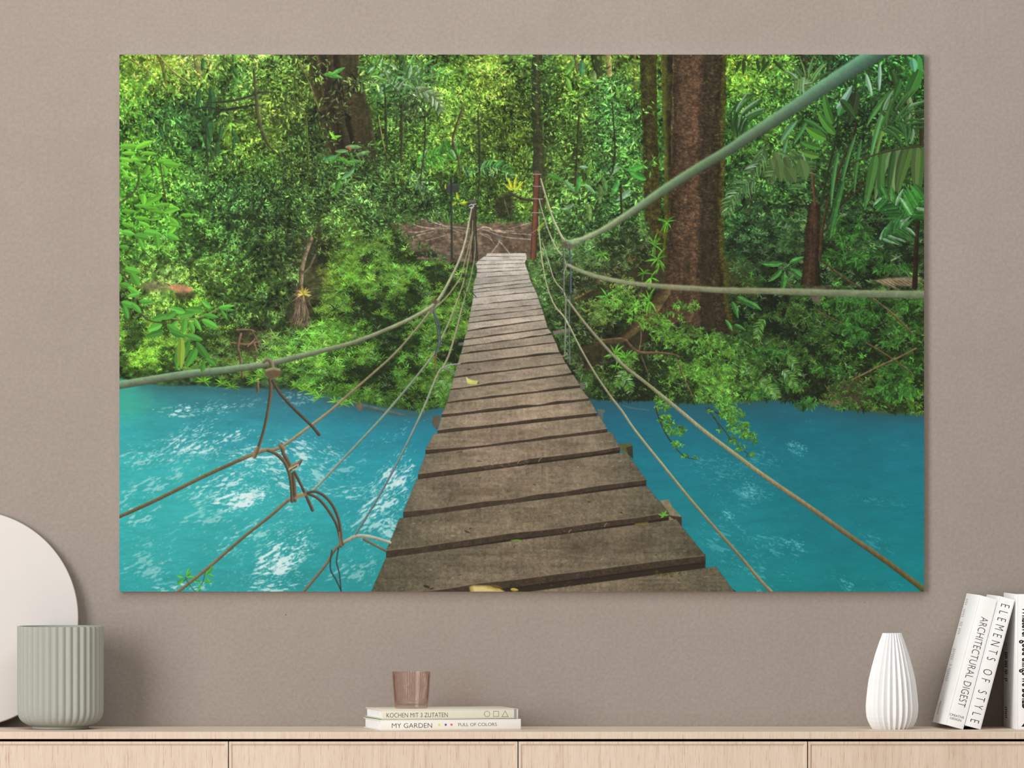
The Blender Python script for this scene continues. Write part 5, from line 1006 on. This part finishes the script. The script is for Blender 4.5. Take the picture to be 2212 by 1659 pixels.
M_YEL = mat_plain('yellow_ink', (238, 216, 70), .7, .1, 40, .02, 0); M_PUR = mat_plain('purple_ink', (118, 92, 158), .7, .1, 40, .02, 0); M_RED = mat_plain('red_ink', (220, 104, 98), .7, .1, 40, .02, 0); M_LEAFY = mat_plain('green_endpaper', (96, 140, 60), .7, .1, 200, .4, 0)
M_GLASS = mat_glass()

# ------------------------------------------------------------------ the setting
obj('wall_back', boxbm((-6, 0, 0), (6, .15, 3.2)), M_WALL, kind='structure')
obj('floor', boxbm((-6, -8, -.1), (6, .15, 0)), M_FLOOR, kind='structure')
obj('baseboard_back', boxbm((-6, -.014, 0), (6, 0, .08), .003), M_WHITE, kind='structure')

# ------------------------------------------------------------------ sideboard
SD = .287                                     # its depth; it stands against the wall
k = (CAM_D - SD) / CAM_D
zt = TOP_Z; z_slab = Z(1596.6, SD); z_door = Z(1602, SD)
xs_door = [X(-133, SD), X(493.5, SD), X(1119, SD), X(1744.5, SD), X(2370, SD)]
xl, xr = xs_door[0] - .02, xs_door[-1] + .02
sb = empty('sideboard', 'long pale oak sideboard with panelled fronts standing against the wall', 'sideboard', (0, -SD / 2, 0))
def rel(bm):
    bmesh.ops.translate(bm, verts=bm.verts, vec=(0, SD / 2, 0)); return bm
obj('top', rel(boxbm((xl, -SD, z_slab), (xr, -.001, zt), .0012)), M_WOOD, sb)
b = bmesh.new()
add_box(b, (xl + .012, -SD + .022, .16), (xr - .012, -.003, z_slab - .0005)); obj('carcass', rel(b), M_GAP, sb, label='dark recess behind the fronts')
for xx in (xl, xr - .016): obj('side_panel', rel(boxbm((xx, -SD + .001, .15), (xx + .016, -.002, z_slab - .004), .001)), M_WOOD, sb)
for i in range(4):
    a, c = xs_door[i] + .0009, xs_door[i + 1] - .0009
    zb = .16; fr = 5.2 * S; rc = .0022
    b = bmesh.new()
    yf = -SD + .0005; yb = -SD + .0205
    out = [(a, z_door), (c, z_door), (c, zb), (a, zb)]
    inn = [(a + fr, z_door - fr), (c - fr, z_door - fr), (c - fr, zb + fr), (a + fr, zb + fr)]
    in2 = [(a + fr + rc, z_door - fr - rc), (c - fr - rc, z_door - fr - rc), (c - fr - rc, zb + fr + rc), (a + fr + rc, zb + fr + rc)]
    rows_ = [[b.verts.new((p[0], yy, p[1])) for p in ring] for ring, yy in ((out, yb), (out, yf), (inn, yf), (in2, yf + rc), )]
    for r0, r1 in zip(rows_, rows_[1:]):
        for q in range(4): b.faces.new((r0[q], r0[(q + 1) % 4], r1[(q + 1) % 4], r1[q]))
    b.faces.new(rows_[-1]); b.faces.new(rows_[0][::-1])
    obj('door', rel(b), M_WOOD, sb)
for xx in (xl + .12, 0, xr - .12):
    for yy in (-SD + .035, -.035):
        b = bmesh.new(); lathe(b, [(.011, 0), (.017, .16)], 20, closed=True)
        bmesh.ops.translate(b, verts=b.verts, vec=(xx, yy, 0)); obj('leg', rel(b), M_WOOD, sb, smooth=.7)

# ------------------------------------------------------------------ ribbed pot
d = .132; f = (CAM_D - d) / CAM_D
R = 93.6 * S * f
pot = empty('ribbed_pot', 'sage green ribbed ceramic pot standing in front of the pale round disc', 'pot', (X(130.6, d), -d, TOP_Z))
NF = 36
h = Z(1352.5, d) - TOP_Z
prof = [(.655, .0052), (.72, .0060), (.80, .0092), (.875, .0130), (.93, .0172), (.968, .0225), (.99, .029), (1., .037)]
prof = [(r * R, z) for r, z in prof] + [(R, h * t) for t in (.3, .5, .7, .9, .985)] + [(R * .998, h)]
def flute(a, kk):
    amp = min(1., max(0., (kk - 1) / 5.)) * .048
    s = math.sin(NF * a / 2) ** 2
    return 1 - amp * (1 - s ** .6)
b = bmesh.new()
ro = lathe(b, prof, NF * 14, flute)
inner = [(R * .945, h), (R * .94, h * .9), (R * .935, .03), (R * .8, .016)]
ri = lathe(b, inner, NF * 14)
n_ = NF * 14
for i in range(n_):
    j = (i + 1) % n_
    b.faces.new((ro[-1][i], ro[-1][j], ri[0][j], ri[0][i]))
b.faces.new(ri[-1]); b.faces.new(ro[0][::-1])
obj('bowl', b, M_SAGE, pot, smooth=.9)
b = bmesh.new(); lathe(b, [(R * .64, 0), (R * .655, .001), (R * .655, .0056)], 96, closed=True); obj('foot', b, M_SAGE, pot, smooth=.7)

# ------------------------------------------------------------------ leaning disc
rD = 234.2 * S
tilt = math.radians(6.6)
th_ = .010
dz = rD * 2 * math.cos(tilt)
disc = empty('round_disc', 'large cream round disc leaning on the wall behind the sage green pot', 'disc', (X(-63.2), -(.0015 + th_ + rD * 2 * math.sin(tilt)), TOP_Z + .0014), (-tilt, 0, 0))
b = bmesh.new()
rings = []
NS = 160
for r, y in ((rD - .004, .0), (rD - .0012, .0006), (rD, .0025), (rD, th_ - .002), (rD - .002, th_)):
    rings.append([b.verts.new((r * math.cos(2 * math.pi * i / NS), y, rD + r * math.sin(2 * math.pi * i / NS))) for i in range(NS)])
for r0, r1 in zip(rings, rings[1:]):
    for i in range(NS): b.faces.new((r0[i], r0[(i + 1) % NS], r1[(i + 1) % NS], r1[i]))
b.faces.new(rings[0]); b.faces.new(rings[-1][::-1])
obj('plate', b, M_DISC, disc, smooth=.6)

# ------------------------------------------------------------------ pleated vase
d = .128; f = (CAM_D - d) / CAM_D * S
vase = empty('pleated_vase', 'small white pleated vase with a narrow neck standing left of the leaning books', 'vase', (X(1926.8, d), -d, TOP_Z))
pr = [(1577.0, 40), (1575, 41.4), (1568, 46), (1558, 51), (1548, 54), (1537, 55.3), (1525, 55.7), (1505, 54.2), (1486, 52), (1467, 49.4), (1440, 43), (1412, 35.4), (1390, 28.2), (1375, 22.8), (1367.5, 20.0)]
zs = [Z(p[0], d) - TOP_Z for p in pr]; zs[0] = 0.
NP = 26
def pleat(a, kk):
    t = (a * NP / (2 * math.pi)) % 1.
    return 1.02 - .11 * (1 - abs(2 * t - 1))
b = bmesh.new(); N_ = NP * 2
ro = lathe(b, [(r * f, z) for (q, r), z in zip(pr, zs)], N_, pleat)
ri = lathe(b, [(pr[-1][1] * f * .86, zs[-1]), (pr[-2][1] * f * .84, zs[-2]), (pr[-4][1] * f * .86, zs[-4]), (pr[6][1] * f * .88, zs[6]), (pr[1][1] * f * .8, zs[2])], N_, pleat)
for i in range(N_):
    j = (i + 1) % N_; b.faces.new((ro[-1][i], ro[-1][j], ri[0][j], ri[0][i]))
b.faces.new(ro[0][::-1]); b.faces.new(ri[-1])
vb = obj('body', b, M_WHITE, vase)

# ------------------------------------------------------------------ lettering
def text_mesh(body, size, width=None, bold=0., spacing=1., shear=0.):
    cu = bpy.data.curves.new('lettering', 'FONT'); cu.body = body; cu.size = size; cu.space_character = spacing; cu.shear = shear
    cu.offset = bold; cu.extrude = .00004; cu.resolution_u = 6
    o = bpy.data.objects.new('lettering', cu); COL.objects.link(o)
    dg = bpy.context.evaluated_depsgraph_get(); dg.update()
    me = bpy.data.meshes.new_from_object(o.evaluated_get(dg))
    bpy.data.objects.remove(o); bpy.data.curves.remove(cu)
    co = np.empty(len(me.vertices) * 3, np.float32); me.vertices.foreach_get('co', co); co = co.reshape(-1, 3)
    co[:, 0] -= co[:, 0].min(); co[:, 1] -= co[:, 1].min()
    cap = co[:, 1].max()
    if width: co[:, 0] *= width / co[:, 0].max()
    me.vertices.foreach_set('co', co.ravel())
    return me, cap

def place_text(name, parent, mat, body, x0, up0, width, height, origin, xdir, ydir, bold=0., spacing=1.):
    """lettering on a face: origin + x0 along xdir + up0 along ydir; width, cap height in metres"""
    me, cap = text_mesh(body, height * 1.4, None, bold, spacing)
    co = np.empty(len(me.vertices) * 3, np.float32); me.vertices.foreach_get('co', co); co = co.reshape(-1, 3)
    co[:, 0] *= width / co[:, 0].max(); co[:, 1] *= height / co[:, 1].max()
    o = np.array(origin, float); xd = np.array(xdir, float); yd = np.array(ydir, float); nd = np.cross(xd, yd)
    P = o + np.outer(co[:, 0] + x0, xd) + np.outer(co[:, 1] + up0, yd) + np.outer(co[:, 2] + .0001, nd)
    me.vertices.foreach_set('co', P.astype(np.float32).ravel()); me.update()
    return obj(name, me, mat, parent)

# ------------------------------------------------------------------ books
def book_mesh(H, W, T, axes, board=.0022, over=.0028):
    """axes: three unit vectors for (height, depth, thickness); the spine lies at depth 0, thickness runs -T..0 or 0..T by sign"""
    ah, ad, at_ = [Vector(a) for a in axes]
    def conv(bm):
        for v in bm.verts: v.co = ah * v.co.x + ad * v.co.y + at_ * v.co.z
        return bm
    c = bmesh.new()
    add_box(c, (0, 0, 0), (H, W, board), .0006); add_box(c, (0, 0, T - board), (H, W, T), .0006)
    add_box(c, (0, 0, .0002), (H, board, T - .0002), .0009, 3)
    p = bmesh.new(); add_box(p, (over, board, board), (H - over, W - over, T - board), .0004, 1)
    return conv(c), conv(p)

# lying pair: height along +x, depth along +y, thickness along +z
yaw = math.radians(13.); WB = .150
d0 = .226; T1 = .0197; L1 = 303 * S * .9875 / math.cos(yaw)
bk = empty('book', 'white book with three coloured dots on its spine, under the cream book', 'book', (X(822.5, d0), -d0, TOP_Z), (0, 0, yaw), 'books lying under the glass')
c, p = book_mesh(L1, WB, T1, ((1, 0, 0), (0, 1, 0), (0, 0, 1)))
obj('cover', c, M_IVORY, bk, smooth=.5); obj('pages', p, M_PAGES, bk)
u = S * .9875 / math.cos(yaw)
O = (0, 0, 0); EX, EZ = (1, 0, 0), (0, 0, 1)
def sx(px, left): return (px - left) * u
place_text('title', bk, M_INK, 'MY GARDEN', sx(846.5, 822.5), .0047, 86.5 * u, .0086, O, EX, EZ, -.00014)
place_text('subtitle', bk, M_INK, 'FULL OF COLORS', sx(990, 822.5), .0071, 83 * u, .0058, O, EX, EZ, -.00008)
for px, m in ((948.5, M_YEL), (962.5, M_PUR), (975, M_RED)):
    b = bmesh.new(); bmesh.ops.create_circle(b, cap_ends=True, segments=28, radius=.0021, matrix=Matrix.Translation((sx(px, 822.5), -.00012, .0100)) @ Matrix.Rotation(math.pi / 2, 4, 'X'))
    obj('dot', b, m, bk, label={M_YEL: 'yellow dot', M_PUR: 'purple dot', M_RED: 'red dot'}[m])
b = boxbm((.0006, .004, T1), (L1 * .45, WB - .004, T1 + .0007)); obj('dust_jacket_edge', b, M_LEAFY, bk, label='green edge of the cover picture')

T2 = .0178; d1 = .2235; L2 = 294 * S * .9875 / math.cos(yaw)
bk2 = empty('book', 'cream book with three outlined shapes on its spine, directly under the pink glass', 'book', (X(825.6, d1), -d1, TOP_Z + T1 + .0008), (0, 0, yaw), 'books lying under the glass')
c, p = book_mesh(L2, WB - .002, T2, ((1, 0, 0), (0, 1, 0), (0, 0, 1)))
obj('cover', c, M_CREAM, bk2, smooth=.5); obj('pages', p, M_PAGES, bk2)
place_text('title', bk2, M_INK, 'KOCHEN MIT 3 ZUTATEN', sx(835, 825.6), .0036, 132 * u, .0082, O, EX, EZ, -.00014)
def outline(pts, closed=True, w=.00028):
    b = bmesh.new(); n = len(pts)
    cx = sum(q[0] for q in pts) / n; cz = sum(q[1] for q in pts) / n
    def off(q, s): 
        dx, dz_ = q[0] - cx, q[1] - cz; L = math.hypot(dx, dz_); return (q[0] + dx / L * s, q[1] + dz_ / L * s)
    a = [b.verts.new((off(q, w)[0], -.00012, off(q, w)[1])) for q in pts]; e = [b.verts.new((off(q, -w)[0], -.00012, off(q, -w)[1])) for q in pts]
    for i in range(n): b.faces.new((a[i], a[(i + 1) % n], e[(i + 1) % n], e[i]))
    return b
cx = sx(1052, 825.6); zc = .0087; r = .0052
obj('circle_mark', outline([(cx + r * math.cos(t * math.pi / 24), zc + r * math.sin(t * math.pi / 24)) for t in range(48)]), M_INK, bk2)
cx = sx(1071.5, 825.6); q = .0049
obj('square_mark', outline([(cx - q, zc - q), (cx + q, zc - q), (cx + q, zc + q), (cx - q, zc + q)], w=.0004), M_INK, bk2)
cx = sx(1091, 825.6)
obj('triangle_mark', outline([(cx - .0059, zc - .0053), (cx + .0059, zc - .0053), (cx, zc + .0055)], w=.0006), M_INK, bk2)
obj('spine_band', boxbm((sx(1110.5, 825.6), -.00025, .0003), (sx(1116, 825.6), .001, T2 - .0003)), M_BAND, bk2, label='grey band round the end of the spine')

# upright ones: height +z, depth +y, thickness -x (origin at the foot of the spine's right edge)
yw = math.radians(6.2); WU = .156
AX = ((0, 0, 1), (0, 1, 0), (-1, 0, 0))
DOWN, RIGHT = (0, 0, -1), (1, 0, 0)
def spine_text(root, H, T, body, top, length, base, cap, mat=M_INK, bold=0., spacing=1., name='title'):
    return place_text(name, root, mat, body, top, base, length, cap, (-T, 0, H), DOWN, RIGHT, bold, spacing)
def cover_lines(root, H, T, z0, z1, y0, y1, n, mat, name='small_print', x=None):
    b = bmesh.new(); rg = np.random.default_rng(int(z0 * 1e4) + n)
    xx = -T - .00012 if x is None else x
    for i in range(n):
        if rg.random() < .12: continue
        zz = z0 + (z1 - z0) * i / max(1, n - 1); L = (y1 - y0) * (.65 + .35 * rg.random())
        vs = [b.verts.new(q) for q in ((xx, y0, zz), (xx, y0 + L, zz), (xx, y0 + L, zz + .0016), (xx, y0, zz + .0016))]
        b.faces.new(vs)
    return obj(name, b, mat, root)
dB = .170
def stand(px, lean, label):
    return empty('book', label, 'book', (X(px, dB), -dB, TOP_Z), (0, lean, yw), 'white books at the right end')
def rest(root, lean): root.rotation_euler = (Matrix.Rotation(yw, 3, 'Z') @ Matrix.Rotation(lean, 3, 'Y')).to_euler()
ln = math.radians(15.0)
H1, TT1 = .2480, .0345
b1 = stand(2080.7, ln, 'thick white leaning book beside the pleated vase, small grey print on its side'); rest(b1, ln)
c, p = book_mesh(H1, WU, TT1, AX); obj('cover', c, M_COVER, b1, smooth=.5); obj('pages', p, M_PAGES, b1)
spine_text(b1, H1, TT1, 'ARCHITECTURAL DIGEST', .0375, .1705, .0128, .0142, bold=-.00027, spacing=1.04)
place_text('imprint', b1, M_INK, 'CREATIVE', .0028, .0192, .0275, .0042, (-TT1, 0, 0), RIGHT, (0, 0, 1), 0.)
place_text('imprint', b1, M_INK, 'DESIGN', .0052, .0128, .0215, .0042, (-TT1, 0, 0), RIGHT, (0, 0, 1), 0.)
cover_lines(b1, H1, TT1, H1 - .012, H1 - .048, .120, .150, 12, M_GREY); cover_lines(b1, H1, TT1, H1 - .056, H1 - .078, .112, .148, 8, M_GREY)
cover_lines(b1, H1, TT1, H1 - .108, H1 - .130, .112, .148, 7, M_GREY); cover_lines(b1, H1, TT1, H1 - .138, H1 - .168, .110, .146, 10, M_GREY); cover_lines(b1, H1, TT1, .016, .040, .120, .128, 9, M_INK); cover_lines(b1, H1, TT1, .020, .034, .134, .146, 6, M_GREY)
H2, TT2 = .2475, .0296
b2 = stand(2080.7 + (TT2 + .0012) / math.cos(ln) / (S * .9905) / math.cos(yw), ln, 'white book with a widely spaced title, leaning between the thick book and the upright one'); rest(b2, ln)
c, p = book_mesh(H2, WU - .006, TT2, AX); obj('cover', c, M_COVER, b2, smooth=.5); obj('pages', p, M_PAGES, b2)
spine_text(b2, H2, TT2, 'ELEMENTS OF STYLE', .0125, .2255, .0068, .0165, bold=-.0003, spacing=1.8)
H3, TT3 = .2500, .046
b3 = stand(2196.6 + TT3 * math.cos(yw) / (S * .9905), 0., 'white book standing upright with bold lettering, cut by the right edge'); rest(b3, 0.)
c, p = book_mesh(H3, WU, TT3, AX); obj('cover', c, M_COVER, b3, smooth=.5); obj('pages', p, M_PAGES, b3)
spine_text(b3, H3, TT3, 'Whatever good things we BUILD', .0235, .1885, .0036, .024, bold=.0009)
b = bmesh.new(); zz = .0055; b.faces.new([b.verts.new(q) for q in ((-TT3 + .0078, -.00012, zz), (-TT3 + .040, -.00012, zz), (-TT3 + .024, -.00012, zz + .020))]); obj('publisher_mark', b, M_INK, b3)
cover_lines(b3, H3, TT3, H3 - .094, H3 - .106, .110, .148, 4, M_GREY); cover_lines(b3, H3, TT3, H3 - .112, H3 - .164, .110, .150, 17, M_INK); cover_lines(b3, H3, TT3, .018, .036, .115, .140, 6, M_INK)

# ------------------------------------------------------------------ ribbed glass
d = .128; f = S * (CAM_D - d) / CAM_D
gl = empty('ribbed_glass', 'small pink ribbed glass standing on the cream book', 'glass', (X(888.6, d), -d, TOP_Z + T1 + .0008 + T2 + .0003))
hg = 79.0 * f
gp = [(34.0, 0), (35.0, .6), (35.3, 3), (36.2, 9), (37.3, 18), (38.7, 32), (40.0, 50), (41.1, 68), (41.5, 78)]
NR = 44
def rib(a, kk): return 1. if kk < 1 or kk > 3 else 1 - .042 * (1 - abs(math.sin(NR * a / 2)))
b = bmesh.new(); N_ = NR * 8
ro = lathe(b, [(r * f, z * f) for r, z in gp], N_)
ri = lathe(b, [(39.7 * f, 78.4 * f), (39.4 * f, 70 * f), (37.8 * f, 45 * f), (35.9 * f, 22 * f), (34.2 * f, 10 * f), (31. * f, 7. * f)], N_, rib)
for i in range(N_):
    j = (i + 1) % N_; b.faces.new((ro[-1][i], ro[-1][j], ri[0][j], ri[0][i]))
b.faces.new(ro[0][::-1]); b.faces.new(ri[-1])
obj('bowl', b, M_GLASS, gl, smooth=.9)

# ------------------------------------------------------------------ the wall print
DP = .0125                                     # its face stands this far off the wall
fk = (CAM_D - DP) / CAM_D
xa, xb, za, zb = X(258, DP), X(1996, DP), Z(1278, DP), Z(118, DP)
pr_ = empty('wall_print', 'large jungle print of a plank suspension bridge over turquoise water hanging on the wall', 'wall print', ((xa + xb) / 2, 0, (za + zb) / 2))
mx, mz = (xa + xb) / 2, (za + zb) / 2
obj('panel', boxbm((xa - mx, -DP + .0004, za - mz), (xb - mx, -.0002, zb - mz), .0006), M_COVER, pr_, label='pale edge of the panel')
def sheet():
    me = bpy.data.meshes.new('printed_picture')
    h, w = PH, PW
    gx = np.linspace(xa - mx, xb - mx, w, dtype=np.float32); gz = np.linspace(zb - mz, za - mz, h, dtype=np.float32)
    co = np.empty((h, w, 3), np.float32); co[..., 0] = gx[None, :]; co[..., 1] = -DP; co[..., 2] = gz[:, None]
    me.vertices.add(h * w); me.vertices.foreach_set('co', co.ravel())
    i = (np.arange(h - 1)[:, None] * w + np.arange(w - 1)[None, :]).astype(np.int32)
    q = np.stack([i, i + w, i + w + 1, i + 1], -1).reshape(-1, 4)
    nq = len(q)
    me.loops.add(nq * 4); me.loops.foreach_set('vertex_index', q.ravel())
    me.polygons.add(nq); me.polygons.foreach_set('loop_start', np.arange(0, nq * 4, 4, dtype=np.int32))
    me.update(calc_edges=True)
    at_ = me.color_attributes.new('print', 'BYTE_COLOR', 'POINT')
    rgba = np.ones((h * w, 4), np.float32); rgba[:, :3] = np.clip(CV.reshape(-1, 3) * PRINT_GAIN, 0, 255) / 255.
    at_.data.foreach_set('color_srgb', rgba.ravel())
    return me
PRINT_GAIN = .965
mp, nt, bs = material('matte_photo_print', .65, .12)
ca = node(nt, 'ShaderNodeVertexColor', layer_name='print'); nt.links.new(ca.outputs['Color'], bs.inputs['Base Color'])
obj('printed_picture', sheet(), mp, pr_)

# ------------------------------------------------------------------ light and camera
w = bpy.data.worlds.new('room_light'); SC.world = w; w.use_nodes = True
bg = w.node_tree.nodes['Background']; bg.inputs['Color'].default_value = (1., 1., 1., 1.); bg.inputs['Strength'].default_value = .34
def area(name, loc, target, size, power, color=(1, 1, 1)):
    L = bpy.data.lights.new(name, 'AREA'); L.shape = 'RECTANGLE'; L.size, L.size_y = size; L.energy = power; L.color = color
    o = bpy.data.objects.new(name, L); COL.objects.link(o); o.location = loc
    o.rotation_euler = (Vector(target) - Vector(loc)).to_track_quat('-Z', 'Y').to_euler(); return o
area('window_light', (-4.9, -6.0, 2.95), (0., 0., 2.95), (3.2, 5.6), 470, (1., .995, .985))
area('overhead_fill', (.2, -1.9, 3.5), (.2, -.9, 0.), (3.2, 1.4), 52, (1., .99, .97))  # added overhead fill, no real lamp; brightens sideboard top and upper wall
cam = bpy.data.cameras.new('camera'); co_ = bpy.data.objects.new('camera', cam); COL.objects.link(co_)
co_.location = (0, -CAM_D, CAM_Z); co_.rotation_euler = (math.pi / 2, 0, 0)
cam.sensor_width = 36.; cam.lens = 36. * CAM_D / (2212 * S); cam.clip_end = 60.
cam.shift_y = (829 - 829.5) / 2212
SC.camera = co_
SC.view_settings.view_transform = 'Standard'; SC.view_settings.look = 'None'; SC.view_settings.exposure = 0.; SC.view_settings.gamma = 1.; SC.view_settings.use_curve_mapping = False
